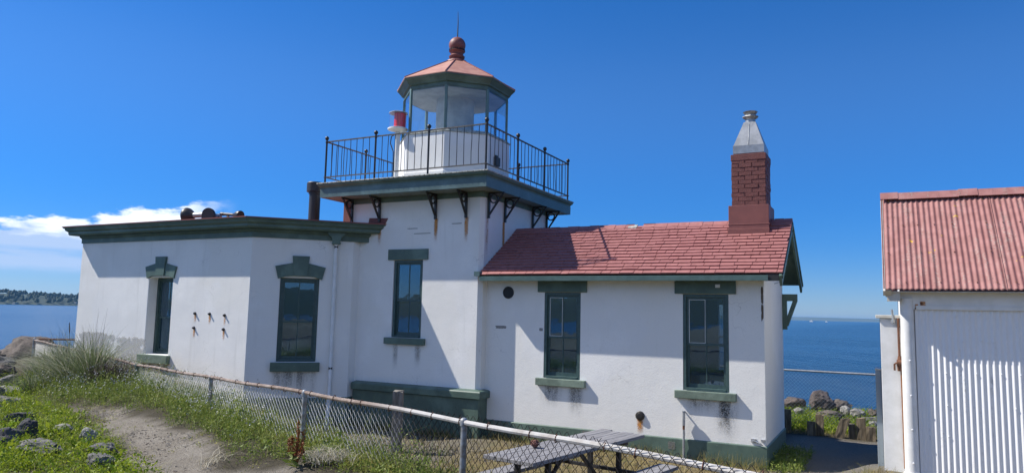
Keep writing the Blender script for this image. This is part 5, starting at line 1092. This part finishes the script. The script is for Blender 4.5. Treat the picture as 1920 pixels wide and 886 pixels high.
for (x, y, n, L, lab) in ((-4.25, 4.90, 420, .11, 'pale mat of dead grass in front of the fence right of the dock plant'), (-5.55, 4.80, 60, .22, 'arching pale dead grass blades at the path edge')):
    t = thing('dead_grass_tuft', (x, y, gz(x, y)), lab, 'grass tuft', 'dead grass tufts'); P = np.stack([RNG.normal(x, .13 if n > 100 else .05, n), RNG.normal(y, .06, n), np.zeros(n)], 1); P[:, 2] = ground_h(P[:, 0], P[:, 1])+(.05+.05*RNG.random(n) if n > 100 else .02)
    V, Q = blades(P, L*RNG.uniform(.5, 1.1, n), .006, RNG.normal(0, 1.0, (n, 2))+([.5, .1] if n < 100 else [0, 0]), 4); raw('blades', V, Q, M['lf_dead'], t)
# gravel and litter between the fence and the wall
b = MB(); rnd = random.Random(23); n_ = 0
while n_ < 7000:
    x = rnd.uniform(-9.6, -1.2); y = rnd.uniform(5.2, 11.2); t_ = float(ft(x, y))
    if t_ < .9 or not bool(notbuilt(np.array(x), np.array(y))): continue
    if rnd.random() > (1 if x < -5 else .3): continue
    n_ += 1; q = rnd.uniform(.008, .024); a = rnd.uniform(0, 3.14); u_ = Vector((math.cos(a), math.sin(a), rnd.uniform(-.3, .3))).normalized(); s_ = u_.cross(Z_).normalized()
    b.box((x, y, gz(x, y)+q*.2), (q*1.3, q, q*.7), (u_, s_, u_.cross(s_)), rnd.choice((0, 0, 1, 1, 2, 3)))
o = b.build('gravel', [M['rk_grey'], M['rk_pale'], M['rk_dark'], M['rk_brown']], fix=False); tag(o, 'gravel and small stones at the foot of the lighthouse', None, None, 'stuff')
# twigs and pebbles on the path
b = MB(); rnd = random.Random(17)
for _ in range(1100):
    x = rnd.uniform(-11, -4.6); t_ = rnd.uniform(float(path_lo(x)), float(path_hi(x))); y = 5.534+(t_-.354*(x+5.13))/.935; z = gz(x, y)+.005; a = rnd.uniform(0, 3.14); L_ = rnd.choice((.006, .008, .010, .010, .014, .014, .02, .03, .05)); u_ = Vector((math.cos(a), math.sin(a), rnd.uniform(-.1, .2))).normalized(); s_ = u_.cross(Z_).normalized()
    b.box((x, y, z), (L_, rnd.uniform(.005, .010), .004), (u_, s_, u_.cross(s_)), rnd.choice((0, 0, 1, 2)))
o = b.build('path_debris', [M['stain_wood'], M['rk_pale'], M['lf_twig']]); tag(o, 'twigs and pebbles scattered on the sandy path', None, None, 'stuff')
# sea air: one closed box of even, thin haze round everything
b = MB(); b.bb(-16000, 16000, -6000, 17000, -8, 75); hz = b.build('haze', bpy.data.materials.new('sea_haze')); tag(hz, kind='stuff')
hm = hz.data.materials[0]; hm.use_nodes = True; hm.node_tree.nodes.clear(); pv_ = N(hm.node_tree, 'ShaderNodeVolumePrincipled'); ho = N(hm.node_tree, 'ShaderNodeOutputMaterial')
pv_.inputs['Density'].default_value = HAZE; pv_.inputs['Color'].default_value = (.26, .60, 1, 1); pv_.inputs['Anisotropy'].default_value = .2; Lk(hm.node_tree, pv_.outputs[0], ho.inputs['Volume'])
# two far-off boats
for (x, y, s_, lab) in ((-232, 2750, 1.0, 'tiny white boat far out, the left of two on the horizon'), (-186, 2790, .7, 'tiny white boat far out, the right of two on the horizon')):
    t = thing('boat', (x, y, -3), lab, 'boat', 'boats far out on the water'); b = MB(); b.prism([(-6*s_, 2.4*s_), (-5*s_, -.3), (5*s_, -.3), (7*s_, 2.8*s_)], (x, y-1.5*s_, -3), X_, Z_, Y_*3*s_); b.build('hull', M['white_paint'], t)
    b = MB(); b.bb(x-4*s_, x+2*s_, y-1.1*s_, y+1.1*s_, -3+2.4*s_, -3+4.6*s_); b.bb(x-1*s_, x+1.4*s_, y-.9*s_, y+.9*s_, -3+4.6*s_, -3+6.2*s_); b.build('cabin', M['white_paint'], t)
